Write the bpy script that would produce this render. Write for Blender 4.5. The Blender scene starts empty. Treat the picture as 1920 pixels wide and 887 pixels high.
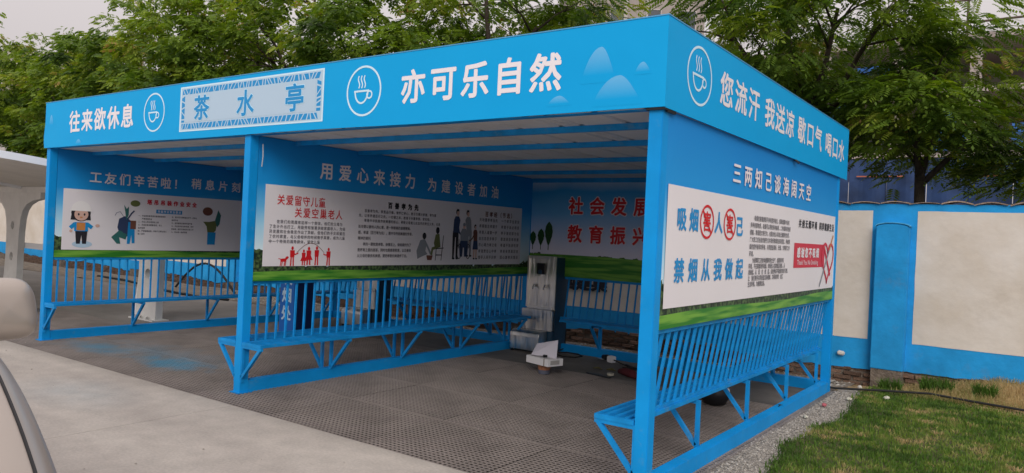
import bpy, bmesh, math, random
import numpy as np
from mathutils import Vector, Matrix, noise

S = bpy.context.scene
C = S.collection
random.seed(7)
RAD = math.radians

# ------------------------------------------------------------------ camera
cam = bpy.data.cameras.new('camera')
cam.sensor_width = 36.0
cam.lens = 1408.0 / 1920 * 36
cam.clip_start = 0.05
cam.clip_end = 1500
camo = bpy.data.objects.new('camera', cam)
C.objects.link(camo)
rv = Vector((0.8119486, 0.5818835, 0.0463795))
uv = Vector((-0.0392643, -0.0248312, 0.9989203))
fv = Vector((-0.5824069, 0.8128930, -0.0026855))
M = Matrix.Identity(4)
for i in range(3):
    M[i][0] = rv[i]; M[i][1] = uv[i]; M[i][2] = -fv[i]
M[0][3], M[1][3], M[2][3] = 6.3599, -4.4070, 1.6535
camo.matrix_world = M
S.camera = camo

# ------------------------------------------------------------------ sky, sun, exposure
SUN_EL, SUN_AZ = 33.0, 144.0          # azimuth clockwise from +Y
w = bpy.data.worlds.new("World"); S.world = w; w.use_nodes = True
nt = w.node_tree; nt.nodes.clear()
o_ = nt.nodes.new('ShaderNodeOutputWorld'); bg = nt.nodes.new('ShaderNodeBackground')
sky = nt.nodes.new('ShaderNodeTexSky'); sky.sky_type = 'NISHITA'; sky.sun_disc = False
sky.sun_elevation = RAD(SUN_EL); sky.sun_rotation = RAD(SUN_AZ)
sky.air_density = 1.0; sky.dust_density = 4.0; sky.ozone_density = 1.0
hs = nt.nodes.new('ShaderNodeHueSaturation'); hs.inputs['Saturation'].default_value = 0.10
nt.links.new(sky.outputs[0], hs.inputs['Color'])
tint = nt.nodes.new('ShaderNodeMix'); tint.data_type = 'RGBA'; tint.inputs[0].default_value = 0.72
tint.inputs[7].default_value = (8.6, 7.8, 7.85, 1)      # cloud layer over the thin sky
nt.links.new(hs.outputs[0], tint.inputs[6])
# standard overcast luminance: (1 + 2 sin h) / 3, three times brighter overhead than at the horizon
wtc = nt.nodes.new('ShaderNodeTexCoord'); wsp = nt.nodes.new('ShaderNodeSeparateXYZ'); nt.links.new(wtc.outputs['Generated'], wsp.inputs[0])
cie = nt.nodes.new('ShaderNodeMapRange'); cie.inputs[1].default_value = 0; cie.inputs[2].default_value = 1; cie.inputs[3].default_value = 0.82; cie.inputs[4].default_value = 2.05
nt.links.new(wsp.outputs[2], cie.inputs[0])
vm = nt.nodes.new('ShaderNodeVectorMath'); vm.operation = 'SCALE'; nt.links.new(tint.outputs[2], vm.inputs[0]); nt.links.new(cie.outputs[0], vm.inputs['Scale'])
nt.links.new(vm.outputs[0], bg.inputs[0]); bg.inputs[1].default_value = 0.088
nt.links.new(bg.outputs[0], o_.inputs[0])
sun = bpy.data.lights.new('sun', 'SUN'); sun.energy = 1.5; sun.angle = RAD(34); sun.color = (1.0, 0.95, 0.88)
suno = bpy.data.objects.new('sun', sun); C.objects.link(suno)
az, el = RAD(SUN_AZ), RAD(SUN_EL)
sd = Vector((math.sin(az) * math.cos(el), math.cos(az) * math.cos(el), math.sin(el)))
suno.rotation_euler = (-sd).to_track_quat('-Z', 'Y').to_euler()
suno.location = sd * 60
S.view_settings.view_transform = 'Standard'; S.view_settings.look = 'None'
S.view_settings.exposure = -0.05; S.view_settings.gamma = 1.0
S.cycles.use_denoising = True
S.cycles.max_bounces = 8

# ------------------------------------------------------------------ helpers
MATS = {}

def mat(name, col, rough=0.6, metal=0.0, var=0.0, vscale=3.0, bump=0.0, bscale=40.0, col2=None, spec=0.35, rnd=0.0):
    if name in MATS: return MATS[name]
    m = bpy.data.materials.new(name); m.use_nodes = True
    n = m.node_tree; b = n.nodes['Principled BSDF']
    b.inputs['Roughness'].default_value = rough; b.inputs['Metallic'].default_value = metal
    b.inputs['Specular IOR Level'].default_value = spec
    b.inputs['Base Color'].default_value = (*col, 1)
    tc = n.nodes.new('ShaderNodeTexCoord')
    last = None
    if var > 0 or col2:
        ns = n.nodes.new('ShaderNodeTexNoise'); ns.inputs['Scale'].default_value = vscale
        ns.inputs['Detail'].default_value = 6; ns.inputs['Roughness'].default_value = 0.6
        n.links.new(tc.outputs['Object'], ns.inputs['Vector'])
        mx = n.nodes.new('ShaderNodeMix'); mx.data_type = 'RGBA'
        c2 = col2 if col2 else tuple(c * (1 - var) for c in col)
        c1 = col if col2 else tuple(min(1, c * (1 + var)) for c in col)
        mx.inputs[6].default_value = (*c1, 1); mx.inputs[7].default_value = (*c2, 1)
        mr = n.nodes.new('ShaderNodeMapRange'); mr.inputs[1].default_value = 0.35; mr.inputs[2].default_value = 0.65
        n.links.new(ns.outputs[0], mr.inputs[0]); n.links.new(mr.outputs[0], mx.inputs[0])
        last = mx.outputs[2]
    if rnd > 0:
        oi = n.nodes.new('ShaderNodeObjectInfo')
        hv = n.nodes.new('ShaderNodeHueSaturation')
        mr2 = n.nodes.new('ShaderNodeMapRange'); mr2.inputs[3].default_value = 1 - rnd; mr2.inputs[4].default_value = 1 + rnd
        n.links.new(oi.outputs['Random'], mr2.inputs[0]); n.links.new(mr2.outputs[0], hv.inputs['Value'])
        if last: n.links.new(last, hv.inputs['Color'])
        else: hv.inputs['Color'].default_value = (*col, 1)
        last = hv.outputs[0]
    if last: n.links.new(last, b.inputs['Base Color'])
    if bump > 0:
        n2 = n.nodes.new('ShaderNodeTexNoise'); n2.inputs['Scale'].default_value = bscale; n2.inputs['Detail'].default_value = 5
        n.links.new(tc.outputs['Object'], n2.inputs['Vector'])
        bp = n.nodes.new('ShaderNodeBump'); bp.inputs['Strength'].default_value = bump; bp.inputs['Distance'].default_value = 0.02
        n.links.new(n2.outputs[0], bp.inputs['Height']); n.links.new(bp.outputs[0], b.inputs['Normal'])
    MATS[name] = m
    return m

class MB:
    """collects shapes and links them as one mesh object"""
    def __init__(s): s.v = []; s.f = []; s.mi = []; s.cur = 0
    def add(s, vs, fs):
        k = len(s.v); s.v += [tuple(v) for v in vs]; s.f += [tuple(i + k for i in f) for f in fs]; s.mi += [s.cur] * len(fs)
    def box(s, x0, x1, y0, y1, z0, z1):
        s.add([(x0,y0,z0),(x1,y0,z0),(x1,y1,z0),(x0,y1,z0),(x0,y0,z1),(x1,y0,z1),(x1,y1,z1),(x0,y1,z1)],
              [(0,3,2,1),(4,5,6,7),(0,1,5,4),(1,2,6,5),(2,3,7,6),(3,0,4,7)])
    def bar(s, a, b, w, h=None, side=Vector((0,1,0))):
        h = h or w; a = Vector(a); b = Vector(b); d = (b - a).normalized()
        n1 = d.cross(Vector(side)); n1 = n1.normalized() if n1.length > 1e-4 else d.orthogonal().normalized()
        n2 = d.cross(n1).normalized(); vs = []
        for p in (a, b):
            for i, j in ((-1,-1),(1,-1),(1,1),(-1,1)): vs.append(p + n1 * (i * w / 2) + n2 * (j * h / 2))
        s.add(vs, [(0,1,2,3),(7,6,5,4),(0,4,5,1),(1,5,6,2),(2,6,7,3),(3,7,4,0)])
    def tube(s, pts, rad, n=8, cap=True):
        pts = [Vector(p) for p in pts]; rad = rad if isinstance(rad, (list, tuple)) else [rad] * len(pts)
        vs = []; ref = None
        for i, p in enumerate(pts):
            d = (pts[min(i + 1, len(pts) - 1)] - pts[max(i - 1, 0)]).normalized()
            a = d.orthogonal().normalized() if ref is None else (ref - d * ref.dot(d)).normalized()
            ref = a; b = d.cross(a)
            for k in range(n):
                t = 2 * math.pi * k / n; vs.append(p + (a * math.cos(t) + b * math.sin(t)) * rad[i])
        fs = []
        for i in range(len(pts) - 1):
            for k in range(n): fs.append((i*n+k, i*n+(k+1)%n, (i+1)*n+(k+1)%n, (i+1)*n+k))
        if cap: fs += [tuple(range(n - 1, -1, -1)), tuple((len(pts)-1)*n + k for k in range(n))]
        s.add(vs, fs)
    def lathe(s, prof, n=20, c=(0,0,0)):
        vs = [(c[0] + r*math.cos(2*math.pi*k/n), c[1] + r*math.sin(2*math.pi*k/n), c[2] + z) for r, z in prof for k in range(n)]
        fs = [(i*n+k, i*n+(k+1)%n, (i+1)*n+(k+1)%n, (i+1)*n+k) for i in range(len(prof)-1) for k in range(n)]
        fs += [tuple(range(n-1,-1,-1)), tuple((len(prof)-1)*n+k for k in range(n))]
        s.add(vs, fs)
    def grid(s, fn, nu, nv):
        vs = [fn(i/nu, j/nv) for j in range(nv+1) for i in range(nu+1)]
        s.add(vs, [(j*(nu+1)+i, j*(nu+1)+i+1, (j+1)*(nu+1)+i+1, (j+1)*(nu+1)+i) for j in range(nv) for i in range(nu)])
    def mesh(s, name, mats):
        me = bpy.data.meshes.new(name); me.from_pydata(s.v, [], s.f)
        for m in (mats if isinstance(mats, (list, tuple)) else [mats]): me.materials.append(m)
        if any(s.mi): me.polygons.foreach_set('material_index', s.mi)
        return me
    def build(s, name, mats, parent=None, bevel=0.0, smooth=False, loc=(0,0,0)):
        me = s.mesh(name, mats)
        if bevel > 0:
            bm = bmesh.new(); bm.from_mesh(me)
            bmesh.ops.remove_doubles(bm, verts=bm.verts, dist=1e-6)
            es = [e for e in bm.edges if len(e.link_faces) == 2 and e.calc_face_angle(0) > 0.5]
            bmesh.ops.bevel(bm, geom=es, offset=bevel, segments=2, affect='EDGES', clamp_overlap=True)
            bm.to_mesh(me); bm.free()
        if smooth: me.polygons.foreach_set('use_smooth', [True] * len(me.polygons))
        return link(name, me, parent, loc)

def link(name, me, parent=None, loc=(0,0,0)):
    o = bpy.data.objects.new(name, me); C.objects.link(o); o.location = loc
    if parent: o.parent = parent
    return o

def tag(o, label, cat, group=None):
    o['label'] = label; o['category'] = cat
    if group: o['group'] = group
    return o
def struct(o): o['kind'] = 'structure'; return o
def stuff(o): o['kind'] = 'stuff'; return o
def thing(name, label, cat, loc=(0,0,0), rz=0, group=None):
    o = bpy.data.objects.new(name, None); C.objects.link(o); o.location = loc; o.rotation_euler = (0,0,rz)
    o.empty_display_size = 0.2
    return tag(o, label, cat, group)
def copy_tree(o, parent=None):
    kids = list(o.children); c = o.copy(); C.objects.link(c); c.parent = parent
    for k in kids: copy_tree(k, c)
    return c

# --- flat print: glyphs from the bundled font, laid out on a frame (origin, U, V, N)
GL = {}
def glyph(ch):
    if ch in GL: return GL[ch]
    cu = bpy.data.curves.new('g', 'FONT'); cu.body = ch; cu.size = 1; cu.resolution_u = 2
    o = bpy.data.objects.new('g', cu); C.objects.link(o)
    dg = bpy.context.evaluated_depsgraph_get(); dg.update()
    me = bpy.data.meshes.new_from_object(o.evaluated_get(dg))
    n = len(me.vertices); co = np.zeros(n*3); me.vertices.foreach_get('co', co); co = co.reshape(-1,3)[:, :2].copy()
    fs = [tuple(p.vertices) for p in me.polygons]
    bpy.data.objects.remove(o); bpy.data.meshes.remove(me); bpy.data.curves.remove(cu)
    GL[ch] = (co, fs); return GL[ch]
_g = glyph('国')[0]; GX0, GX1, GY0, GY1 = _g[:,0].min(), _g[:,0].max(), _g[:,1].min(), _g[:,1].max()
_GS = (GX1 - GX0) / 0.84; _GCX, _GCY = (GX0 + GX1)/2, (GY0 + GY1)/2

class Frame:
    def __init__(s, O, U, V, N): s.O, s.U, s.V, s.N = map(np.array, (O, U, V, N))
    def P(s, u, v, n=0.0): return tuple(s.O + s.U*u + s.V*v + s.N*n)

def put_char(mb, F, ch, uc, vc, w, h, n0, bold, nb=8):
    co, fs = glyph(ch)
    if not len(co): return
    x = (co[:,0] - _GCX) / _GS * w; y = (co[:,1] - _GCY) / _GS * h
    offs = [(0, 0)] + ([(bold*math.cos(2*math.pi*k/nb)*w, bold*math.sin(2*math.pi*k/nb)*h) for k in range(nb)] if bold else [])
    for k, (dx, dy) in enumerate(offs):
        pts = F.O + np.outer(x + uc + dx, F.U) + np.outer(y + vc + dy, F.V) + F.N*(n0 + 0.00012*k)
        mb.add(pts.tolist(), fs)

def line(mb, F, s, u0, u1, vc, h, n0=0.005, bold=0.03, wr=1.0, nb=8):
    """characters spread evenly from u0 to u1"""
    n = len(s); w = h*wr
    step = (u1 - u0 - w) / max(1, n-1)
    for i, ch in enumerate(s):
        if ch not in ' \u3000': put_char(mb, F, ch, u0 + w/2 + i*step, vc, w, h, n0, bold, nb)

def latin(mb, F, s, u0, u1, vc, h, n0):
    cu = glyph(s)[0]; co, fs = glyph(s)
    x = (co[:,0] - co[:,0].min()) / (co[:,0].max() - co[:,0].min()) * (u1-u0) + u0
    y = (co[:,1] - 0.33) / 0.7 * h + vc
    mb.add((F.O + np.outer(x, F.U) + np.outer(y, F.V) + F.N*n0).tolist(), fs)

def lettering(F, items, m, parent, name='character'):
    """every large printed character is a piece of its own"""
    for (st, u0, u1, vc, h), kw in items:
        kw = dict(kw); wr = kw.pop('wr', 1.0); n0 = kw.pop('n0', .005); bold = kw.pop('bold', .03); nb = kw.pop('nb', 10)
        n = len(st); w = h*wr; step = (u1-u0-w)/max(1, n-1)
        for i, ch in enumerate(st):
            if ch in ' \u3000': continue
            mb = MB(); put_char(mb, F, ch, u0 + w/2 + i*step, vc, w, h, n0, bold, nb); mb.build(name, m, parent)

def poly(mb, F, pts, n0):
    mb.add([F.P(u, v, n0) for u, v in pts], [tuple(range(len(pts)))])
def rect(mb, F, u0, u1, v0, v1, n0): poly(mb, F, [(u0,v0),(u1,v0),(u1,v1),(u0,v1)], n0)
def disc(mb, F, u, v, ru, rvv, n0, n=24): poly(mb, F, [(u+ru*math.cos(2*math.pi*k/n), v+rvv*math.sin(2*math.pi*k/n)) for k in range(n)], n0)
def stroke(mb, F, pts, wd, n0, closed=False):
    n = len(pts); L = []; R_ = []
    for i in range(n):
        a = pts[(i-1) % n] if closed or i > 0 else pts[i]; b = pts[(i+1) % n] if closed or i < n-1 else pts[i]
        dx, dy = b[0]-a[0], b[1]-a[1]; l = math.hypot(dx, dy) or 1; nx, ny = -dy/l*wd/2, dx/l*wd/2
        L.append((pts[i][0]+nx, pts[i][1]+ny)); R_.append((pts[i][0]-nx, pts[i][1]-ny))
    vs = [F.P(u, v, n0) for u, v in L + R_]
    m_ = n if closed else n-1
    mb.add(vs, [(i, n+i, n+(i+1) % n, (i+1) % n) for i in range(m_)])
def circ(u, v, ru, rvv, n=32, a0=0, a1=360):
    full = (a1-a0) == 360
    return [(u+ru*math.cos(RAD(a0+(a1-a0)*k/(n if full else n-1))), v+rvv*math.sin(RAD(a0+(a1-a0)*k/(n if full else n-1)))) for k in range(n)]

# ------------------------------------------------------------------ materials
BLUE = mat('blue_gloss_paint', (0.004, 0.275, 0.68), 0.5, var=0.08, vscale=2.2, bump=0.10, bscale=9, spec=0.18)
def scuffs(m, col, sc, lo, hi, amt):
    n = m.node_tree; L = n.links; b = n.nodes['Principled BSDF']; src = b.inputs['Base Color'].links[0].from_socket
    tc = n.nodes.new('ShaderNodeTexCoord'); nz = n.nodes.new('ShaderNodeTexNoise'); nz.inputs['Scale'].default_value = sc; nz.inputs['Detail'].default_value = 8; nz.inputs['Roughness'].default_value = .7
    L.new(tc.outputs['Object'], nz.inputs['Vector']); mr = n.nodes.new('ShaderNodeMapRange'); mr.inputs[1].default_value = lo; mr.inputs[2].default_value = hi; mr.inputs[4].default_value = amt
    L.new(nz.outputs[0], mr.inputs[0]); mx = n.nodes.new('ShaderNodeMix'); mx.data_type = 'RGBA'; L.new(mr.outputs[0], mx.inputs[0]); L.new(src, mx.inputs[6]); mx.inputs[7].default_value = (*col, 1)
    L.new(mx.outputs[2], b.inputs['Base Color'])
scuffs(BLUE, (.10,.30,.48), 6, .58, .70, .45)
BLUE_B = mat('blue_bench_paint', (0.006, 0.245, 0.61), 0.5, var=0.16, vscale=5, bump=0.10, bscale=30, spec=0.2)
scuffs(BLUE_B, (.13,.28,.42), 7, .56, .70, .5)
WHITE_P = mat('white_print', (0.74, 0.71, 0.74), 0.5, var=0.02, vscale=1)
LETTER = mat('white_lettering', (0.78, 0.74, 0.78), 0.5)
RED = mat('red_print', (0.60, 0.012, 0.018), 0.5)
CRIM = mat('crimson_print', (0.58, 0.02, 0.045), 0.5)
INK = mat('black_print', (0.02, 0.018, 0.025), 0.6)
GREYINK = mat('grey_print', (0.20, 0.19, 0.21), 0.6)
CYAN = mat('blue_print', (0.01, 0.26, 0.60), 0.5)
PALE = mat('pale_blue_print', (0.42, 0.58, 0.72), 0.5)
LIGHTL = mat('pale_line_print', (0.50, 0.78, 0.93), 0.5)
SKIN = mat('skin_print', (0.62, 0.40, 0.33), 0.6)
NAVY = mat('navy_print', (0.03, 0.05, 0.12), 0.6)
TEAL = mat('teal_print', (0.03, 0.14, 0.13), 0.6)
OLIVE = mat('olive_print', (0.13, 0.15, 0.05), 0.6)
BROWN = mat('brown_print', (0.16, 0.06, 0.04), 0.6)
GREYP = mat('grey_figure_print', (0.25, 0.27, 0.30), 0.6)
ORANGE = mat('orange_print', (0.55, 0.22, 0.06), 0.6)
STEEL = mat('brushed_steel', (0.72, 0.70, 0.66), 0.32, metal=1.0, var=0.06, vscale=2)
DARKBLUE = mat('dark_blue_steel', (0.02, 0.06, 0.11), 0.35)
BLACK = mat('black_plastic', (0.014, 0.014, 0.016), 0.4)
BLACKR = mat('black_rubber', (0.018, 0.018, 0.018), 0.8)
WHITEC = mat('white_card', (0.80, 0.78, 0.78), 0.7)
SEAM = mat('grey_sealant', (0.35, 0.40, 0.46), 0.6)

def fascia_mat():
    m = bpy.data.materials.new('fascia_vinyl'); m.use_nodes = True; n = m.node_tree; b = n.nodes['Principled BSDF']
    tc = n.nodes.new('ShaderNodeTexCoord'); ns = n.nodes.new('ShaderNodeTexNoise'); ns.inputs['Scale'].default_value = 0.8
    n.links.new(tc.outputs['Object'], ns.inputs['Vector'])
    mx = n.nodes.new('ShaderNodeMix'); mx.data_type = 'RGBA'
    mx.inputs[6].default_value = (0.001, 0.325, 0.72, 1); mx.inputs[7].default_value = (0.006, 0.365, 0.74, 1)
    n.links.new(ns.outputs[0], mx.inputs[0]); n.links.new(mx.outputs[2], b.inputs['Base Color'])
    n2 = n.nodes.new('ShaderNodeTexNoise'); n2.inputs['Scale'].default_value = 1.6; n2.inputs['Detail'].default_value = 2
    n.links.new(tc.outputs['Object'], n2.inputs['Vector'])
    bp = n.nodes.new('ShaderNodeBump'); bp.inputs['Strength'].default_value = 0.5; bp.inputs['Distance'].default_value = 0.03
    n.links.new(n2.outputs[0], bp.inputs['Height']); n.links.new(bp.outputs[0], b.inputs['Normal'])
    b.inputs['Roughness'].default_value = 0.55; b.inputs['Specular IOR Level'].default_value = 0.15
    return m
FASCIA = fascia_mat()

def mountain_mat():
    m = bpy.data.materials.new('mountain_print'); m.use_nodes = True; n = m.node_tree; b = n.nodes['Principled BSDF']
    tc = n.nodes.new('ShaderNodeTexCoord'); sp = n.nodes.new('ShaderNodeSeparateXYZ')
    n.links.new(tc.outputs['Generated'], sp.inputs[0])
    cr = n.nodes.new('ShaderNodeValToRGB'); e = cr.color_ramp.elements
    e[0].color = (0.003, 0.345, 0.73, 1); e[0].position = 0.22; e[1].color = (0.14, 0.45, 0.76, 1)
    n.links.new(sp.outputs[2], cr.inputs[0]); n.links.new(cr.outputs[0], b.inputs['Base Color'])
    b.inputs['Roughness'].default_value = 0.55; b.inputs['Specular IOR Level'].default_value = 0.15
    return m
MOUNT = mountain_mat()

def banner_mat(name, stops, tree_z, tree_h, axis='y', deep=1.0):
    """printed landscape: sky fading to pale, a tree line, a bright meadow (all flat print on vinyl)"""
    m = bpy.data.materials.new(name); m.use_nodes = True; n = m.node_tree; b = n.nodes['Principled BSDF']; L = n.links
    tc = n.nodes.new('ShaderNodeTexCoord'); sp = n.nodes.new('ShaderNodeSeparateXYZ'); L.new(tc.outputs['Object'], sp.inputs[0])
    ns = n.nodes.new('ShaderNodeTexNoise'); ns.inputs['Scale'].default_value = 1.3; ns.inputs['Detail'].default_value = 5
    L.new(tc.outputs['Object'], ns.inputs['Vector'])
    def mth(op, a, b_, c=None):
        k = n.nodes.new('ShaderNodeMath'); k.operation = op
        for i, q in enumerate((a, b_)):
            if isinstance(q, (int, float)): k.inputs[i].default_value = q
            else: L.new(q, k.inputs[i])
        return k.outputs[0]
    zz = mth('ADD', sp.outputs[2], mth('MULTIPLY', mth('SUBTRACT', ns.outputs[0], 0.5), 0.22))
    mr = n.nodes.new('ShaderNodeMapRange'); mr.inputs[1].default_value = 1.0; mr.inputs[2].default_value = 2.6
    L.new(zz, mr.inputs[0])
    cr = n.nodes.new('ShaderNodeValToRGB'); el = cr.color_ramp.elements
    while len(el) < len(stops): el.new(0.5)
    for e, (p, c) in zip(el, stops): e.position = (p - 1.0) / 1.6; e.color = (*c, 1)
    L.new(mr.outputs[0], cr.inputs[0])
    # meadow
    gn = n.nodes.new('ShaderNodeTexNoise'); gn.inputs['Scale'].default_value = 1.6; gn.inputs['Detail'].default_value = 5
    mp = n.nodes.new('ShaderNodeMapping'); mp.inputs['Scale'].default_value = (1, 1, 14)
    L.new(tc.outputs['Object'], mp.inputs[0]); L.new(mp.outputs[0], gn.inputs['Vector'])
    g = n.nodes.new('ShaderNodeValToRGB'); ge = g.color_ramp.elements
    ge[0].position = 0.40; ge[0].color = (0.03, 0.19, 0.02, 1); ge[1].position = 0.60; ge[1].color = (0.17, 0.39, 0.05, 1)
    L.new(gn.outputs[0], g.inputs[0])
    # trees
    tn = n.nodes.new('ShaderNodeTexNoise'); tn.inputs['Scale'].default_value = 28; tn.inputs['Detail'].default_value = 4
    L.new(tc.outputs['Object'], tn.inputs['Vector'])
    tr = n.nodes.new('ShaderNodeValToRGB'); te = tr.color_ramp.elements
    te[0].position = 0.42; te[0].color = (0.012, 0.025, 0.014, 1); te[1].position = 0.66; te[1].color = (0.10, 0.17, 0.06, 1)
    L.new(tn.outputs[0], tr.inputs[0])
    en = n.nodes.new('ShaderNodeTexNoise'); en.inputs['Scale'].default_value = 7; en.inputs['Detail'].default_value = 6
    L.new(tc.outputs['Object'], en.inputs['Vector'])
    ax = sp.outputs[1 if axis == 'y' else 0]
    # taller trees toward the near edge of the print
    edge = mth('MAXIMUM', mth('SUBTRACT', 0.17, mth('MULTIPLY', ax, 0.30)), 0.0) if tree_h > 0.02 else 0.0
    toptree = mth('ADD', mth('ADD', mth('MULTIPLY', mth('SUBTRACT', en.outputs[0], 0.5), 0.22), tree_z + tree_h), edge)
    mt = mth('LESS_THAN', sp.outputs[2], toptree)
    mg = mth('LESS_THAN', sp.outputs[2], mth('ADD', tree_z, mth('MULTIPLY', mth('SINE', mth('MULTIPLY', ax, 1.7), 0.0), 0.012)))
    m1 = n.nodes.new('ShaderNodeMix'); m1.data_type = 'RGBA'; L.new(mt, m1.inputs[0]); L.new(cr.outputs[0], m1.inputs[6]); L.new(tr.outputs[0], m1.inputs[7])
    m2 = n.nodes.new('ShaderNodeMix'); m2.data_type = 'RGBA'; L.new(mg, m2.inputs[0]); L.new(m1.outputs[2], m2.inputs[6]); L.new(g.outputs[0], m2.inputs[7])
    L.new(m2.outputs[2], b.inputs['Base Color'])
    b.inputs['Roughness'].default_value = 0.5; b.inputs['Specular IOR Level'].default_value = 0.3
    bn = n.nodes.new('ShaderNodeTexNoise'); bn.inputs['Scale'].default_value = 1.2; L.new(tc.outputs['Object'], bn.inputs['Vector'])
    bp = n.nodes.new('ShaderNodeBump'); bp.inputs['Strength'].default_value = 0.3; bp.inputs['Distance'].default_value = 0.02
    L.new(bn.outputs[0], bp.inputs['Height']); L.new(bp.outputs[0], b.inputs['Normal'])
    return m
SKYSTOPS = [(1.0, (0.75, 0.85, 0.88)), (1.35, (0.70, 0.84, 0.90)), (1.62, (0.36, 0.66, 0.86)), (1.82, (0.12, 0.46, 0.80)), (2.02, (0.01, 0.29, 0.70)), (2.5, (0.004, 0.22, 0.62))]
BAN = banner_mat('landscape_banner', SKYSTOPS, 1.168, 0.085)
BAN_BACK = banner_mat('meadow_banner', [(1.0, (0.78, 0.76, 0.86)), (1.45, (0.74, 0.72, 0.85)), (1.72, (0.46, 0.58, 0.80)), (2.0, (0.14, 0.42, 0.74)), (2.30, (0.02, 0.27, 0.60)), (2.52, (0.45, 0.55, 0.68))], 1.385, 0.0, axis='x')

# ================================================================== SETTING
def sheet(name, x0, x1, y0, y1, z, m, nx=1, ny=1, jag=0.0, zf=None):
    mb = MB()
    def fn(u, v):
        x = x0 + (x1-x0)*u; y = y0 + (y1-y0)*v
        zz = z + (zf(x, y) if zf else 0)
        if jag and (u in (0, 1) or v in (0, 1)):
            x += jag*(noise.noise(Vector((x*2.1, y*2.1, 3)))); y += jag*noise.noise(Vector((x*2.3, y*2.3, 9)))
        return (x, y, zz)
    mb.grid(fn, nx, ny)
    return struct(mb.build(name, m))

GROUND = mat('packed_earth', (0.17, 0.145, 0.12), 0.95, var=0.25, vscale=1.5, bump=0.6, bscale=30)
sheet('ground', -700, 700, -700, 700, -0.32, GROUND)

def pavement_mat():
    m = bpy.data.materials.new('pavement_concrete'); m.use_nodes = True; n = m.node_tree; L = n.links; b = n.nodes['Principled BSDF']
    tc = n.nodes.new('ShaderNodeTexCoord')
    def nz(sc, det=5, scale=(1,1,1)):
        k = n.nodes.new('ShaderNodeTexNoise'); k.inputs['Scale'].default_value = sc; k.inputs['Detail'].default_value = det
        mp = n.nodes.new('ShaderNodeMapping'); mp.inputs['Scale'].default_value = scale; mp.inputs['Rotation'].default_value = (0,0,0.3)
        L.new(tc.outputs['Object'], mp.inputs[0]); L.new(mp.outputs[0], k.inputs['Vector']); return k.outputs[0]
    cr = n.nodes.new('ShaderNodeValToRGB'); e = cr.color_ramp.elements
    e[0].position = 0.32; e[0].color = (0.39, 0.35, 0.315, 1); e[1].position = 0.68; e[1].color = (0.51, 0.465, 0.415, 1)
    L.new(nz(0.9, 8, (0.5, 2.0, 1)), cr.inputs[0])
    # spilt pale blue paint stain
    sp = n.nodes.new('ShaderNodeSeparateXYZ'); L.new(tc.outputs['Object'], sp.inputs[0])
    vd = n.nodes.new('ShaderNodeVectorMath'); vd.operation = 'DISTANCE'; vd.inputs[1].default_value = (-0.95, -1.05, 0)
    mp = n.nodes.new('ShaderNodeMapping'); mp.inputs['Scale'].default_value = (1, 1.9, 0); mp.inputs['Location'].default_value = (0, 0.95, 0)
    L.new(tc.outputs['Object'], mp.inputs[0]); L.new(mp.outputs[0], vd.inputs[0])
    mr = n.nodes.new('ShaderNodeMapRange'); mr.inputs[1].default_value = 1.0; mr.inputs[2].default_value = 0.1; mr.inputs[4].default_value = 0.45
    L.new(vd.outputs['Value'], mr.inputs[0])
    mul = n.nodes.new('ShaderNodeMath'); mul.operation = 'MULTIPLY'; L.new(mr.outputs[0], mul.inputs[0]); L.new(nz(3), mul.inputs[1])
    mx = n.nodes.new('ShaderNodeMix'); mx.data_type = 'RGBA'; L.new(mul.outputs[0], mx.inputs[0]); L.new(cr.outputs[0], mx.inputs[6])
    mx.inputs[7].default_value = (0.18, 0.30, 0.38, 1)
    # fine grit, worn blotches and a dirty strip along the grating edge
    g1_ = nz(45, 3); g2_ = nz(5, 6)
    sm = n.nodes.new('ShaderNodeMapRange'); sm.inputs[1].default_value = 0.3; sm.inputs[2].default_value = 0.7; sm.inputs[3].default_value = 0.90; sm.inputs[4].default_value = 1.08
    L.new(g1_, sm.inputs[0])
    sm2 = n.nodes.new('ShaderNodeMapRange'); sm2.inputs[1].default_value = 0.3; sm2.inputs[2].default_value = 0.7; sm2.inputs[3].default_value = 0.90; sm2.inputs[4].default_value = 1.07
    L.new(g2_, sm2.inputs[0])
    ed = n.nodes.new('ShaderNodeMapRange'); ed.inputs[1].default_value = -0.55; ed.inputs[2].default_value = -0.34; ed.inputs[3].default_value = 1.0; ed.inputs[4].default_value = 0.80
    L.new(sp.outputs[1], ed.inputs[0])
    pm = n.nodes.new('ShaderNodeMath'); pm.operation = 'MULTIPLY'; L.new(sm.outputs[0], pm.inputs[0]); L.new(sm2.outputs[0], pm.inputs[1])
    pm2 = n.nodes.new('ShaderNodeMath'); pm2.operation = 'MULTIPLY'; L.new(pm.outputs[0], pm2.inputs[0]); L.new(ed.outputs[0], pm2.inputs[1])
    vs_ = n.nodes.new('ShaderNodeVectorMath'); vs_.operation = 'SCALE'; L.new(mx.outputs[2], vs_.inputs[0]); L.new(pm2.outputs[0], vs_.inputs['Scale'])
    L.new(vs_.outputs[0], b.inputs['Base Color']); b.inputs['Roughness'].default_value = 0.85
    bp = n.nodes.new('ShaderNodeBump'); bp.inputs['Strength'].default_value = 0.25; bp.inputs['Distance'].default_value = 0.01
    L.new(nz(60, 4), bp.inputs['Height']); L.new(bp.outputs[0], b.inputs['Normal'])
    return m
PAVE = pavement_mat()
pv = MB()
xs = [-60, -42, -30, -21.0, -15.0, -9.5, -4.3, 0.45, 5.2, 9.9, 16, 24, 40, 60]
for i in range(len(xs)-1):
    for (y0, y1) in ((-4.95, -0.34), (-9.9, -4.96), (-30, -9.91)):
        pv.box(xs[i]+0.003, xs[i+1]-0.003, y0, y1, -0.33, 0.0)
struct(pv.build('pavement', PAVE))
DARKC = mat('dark_slab', (0.018, 0.016, 0.015), 0.9, var=0.3, vscale=4)
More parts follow.
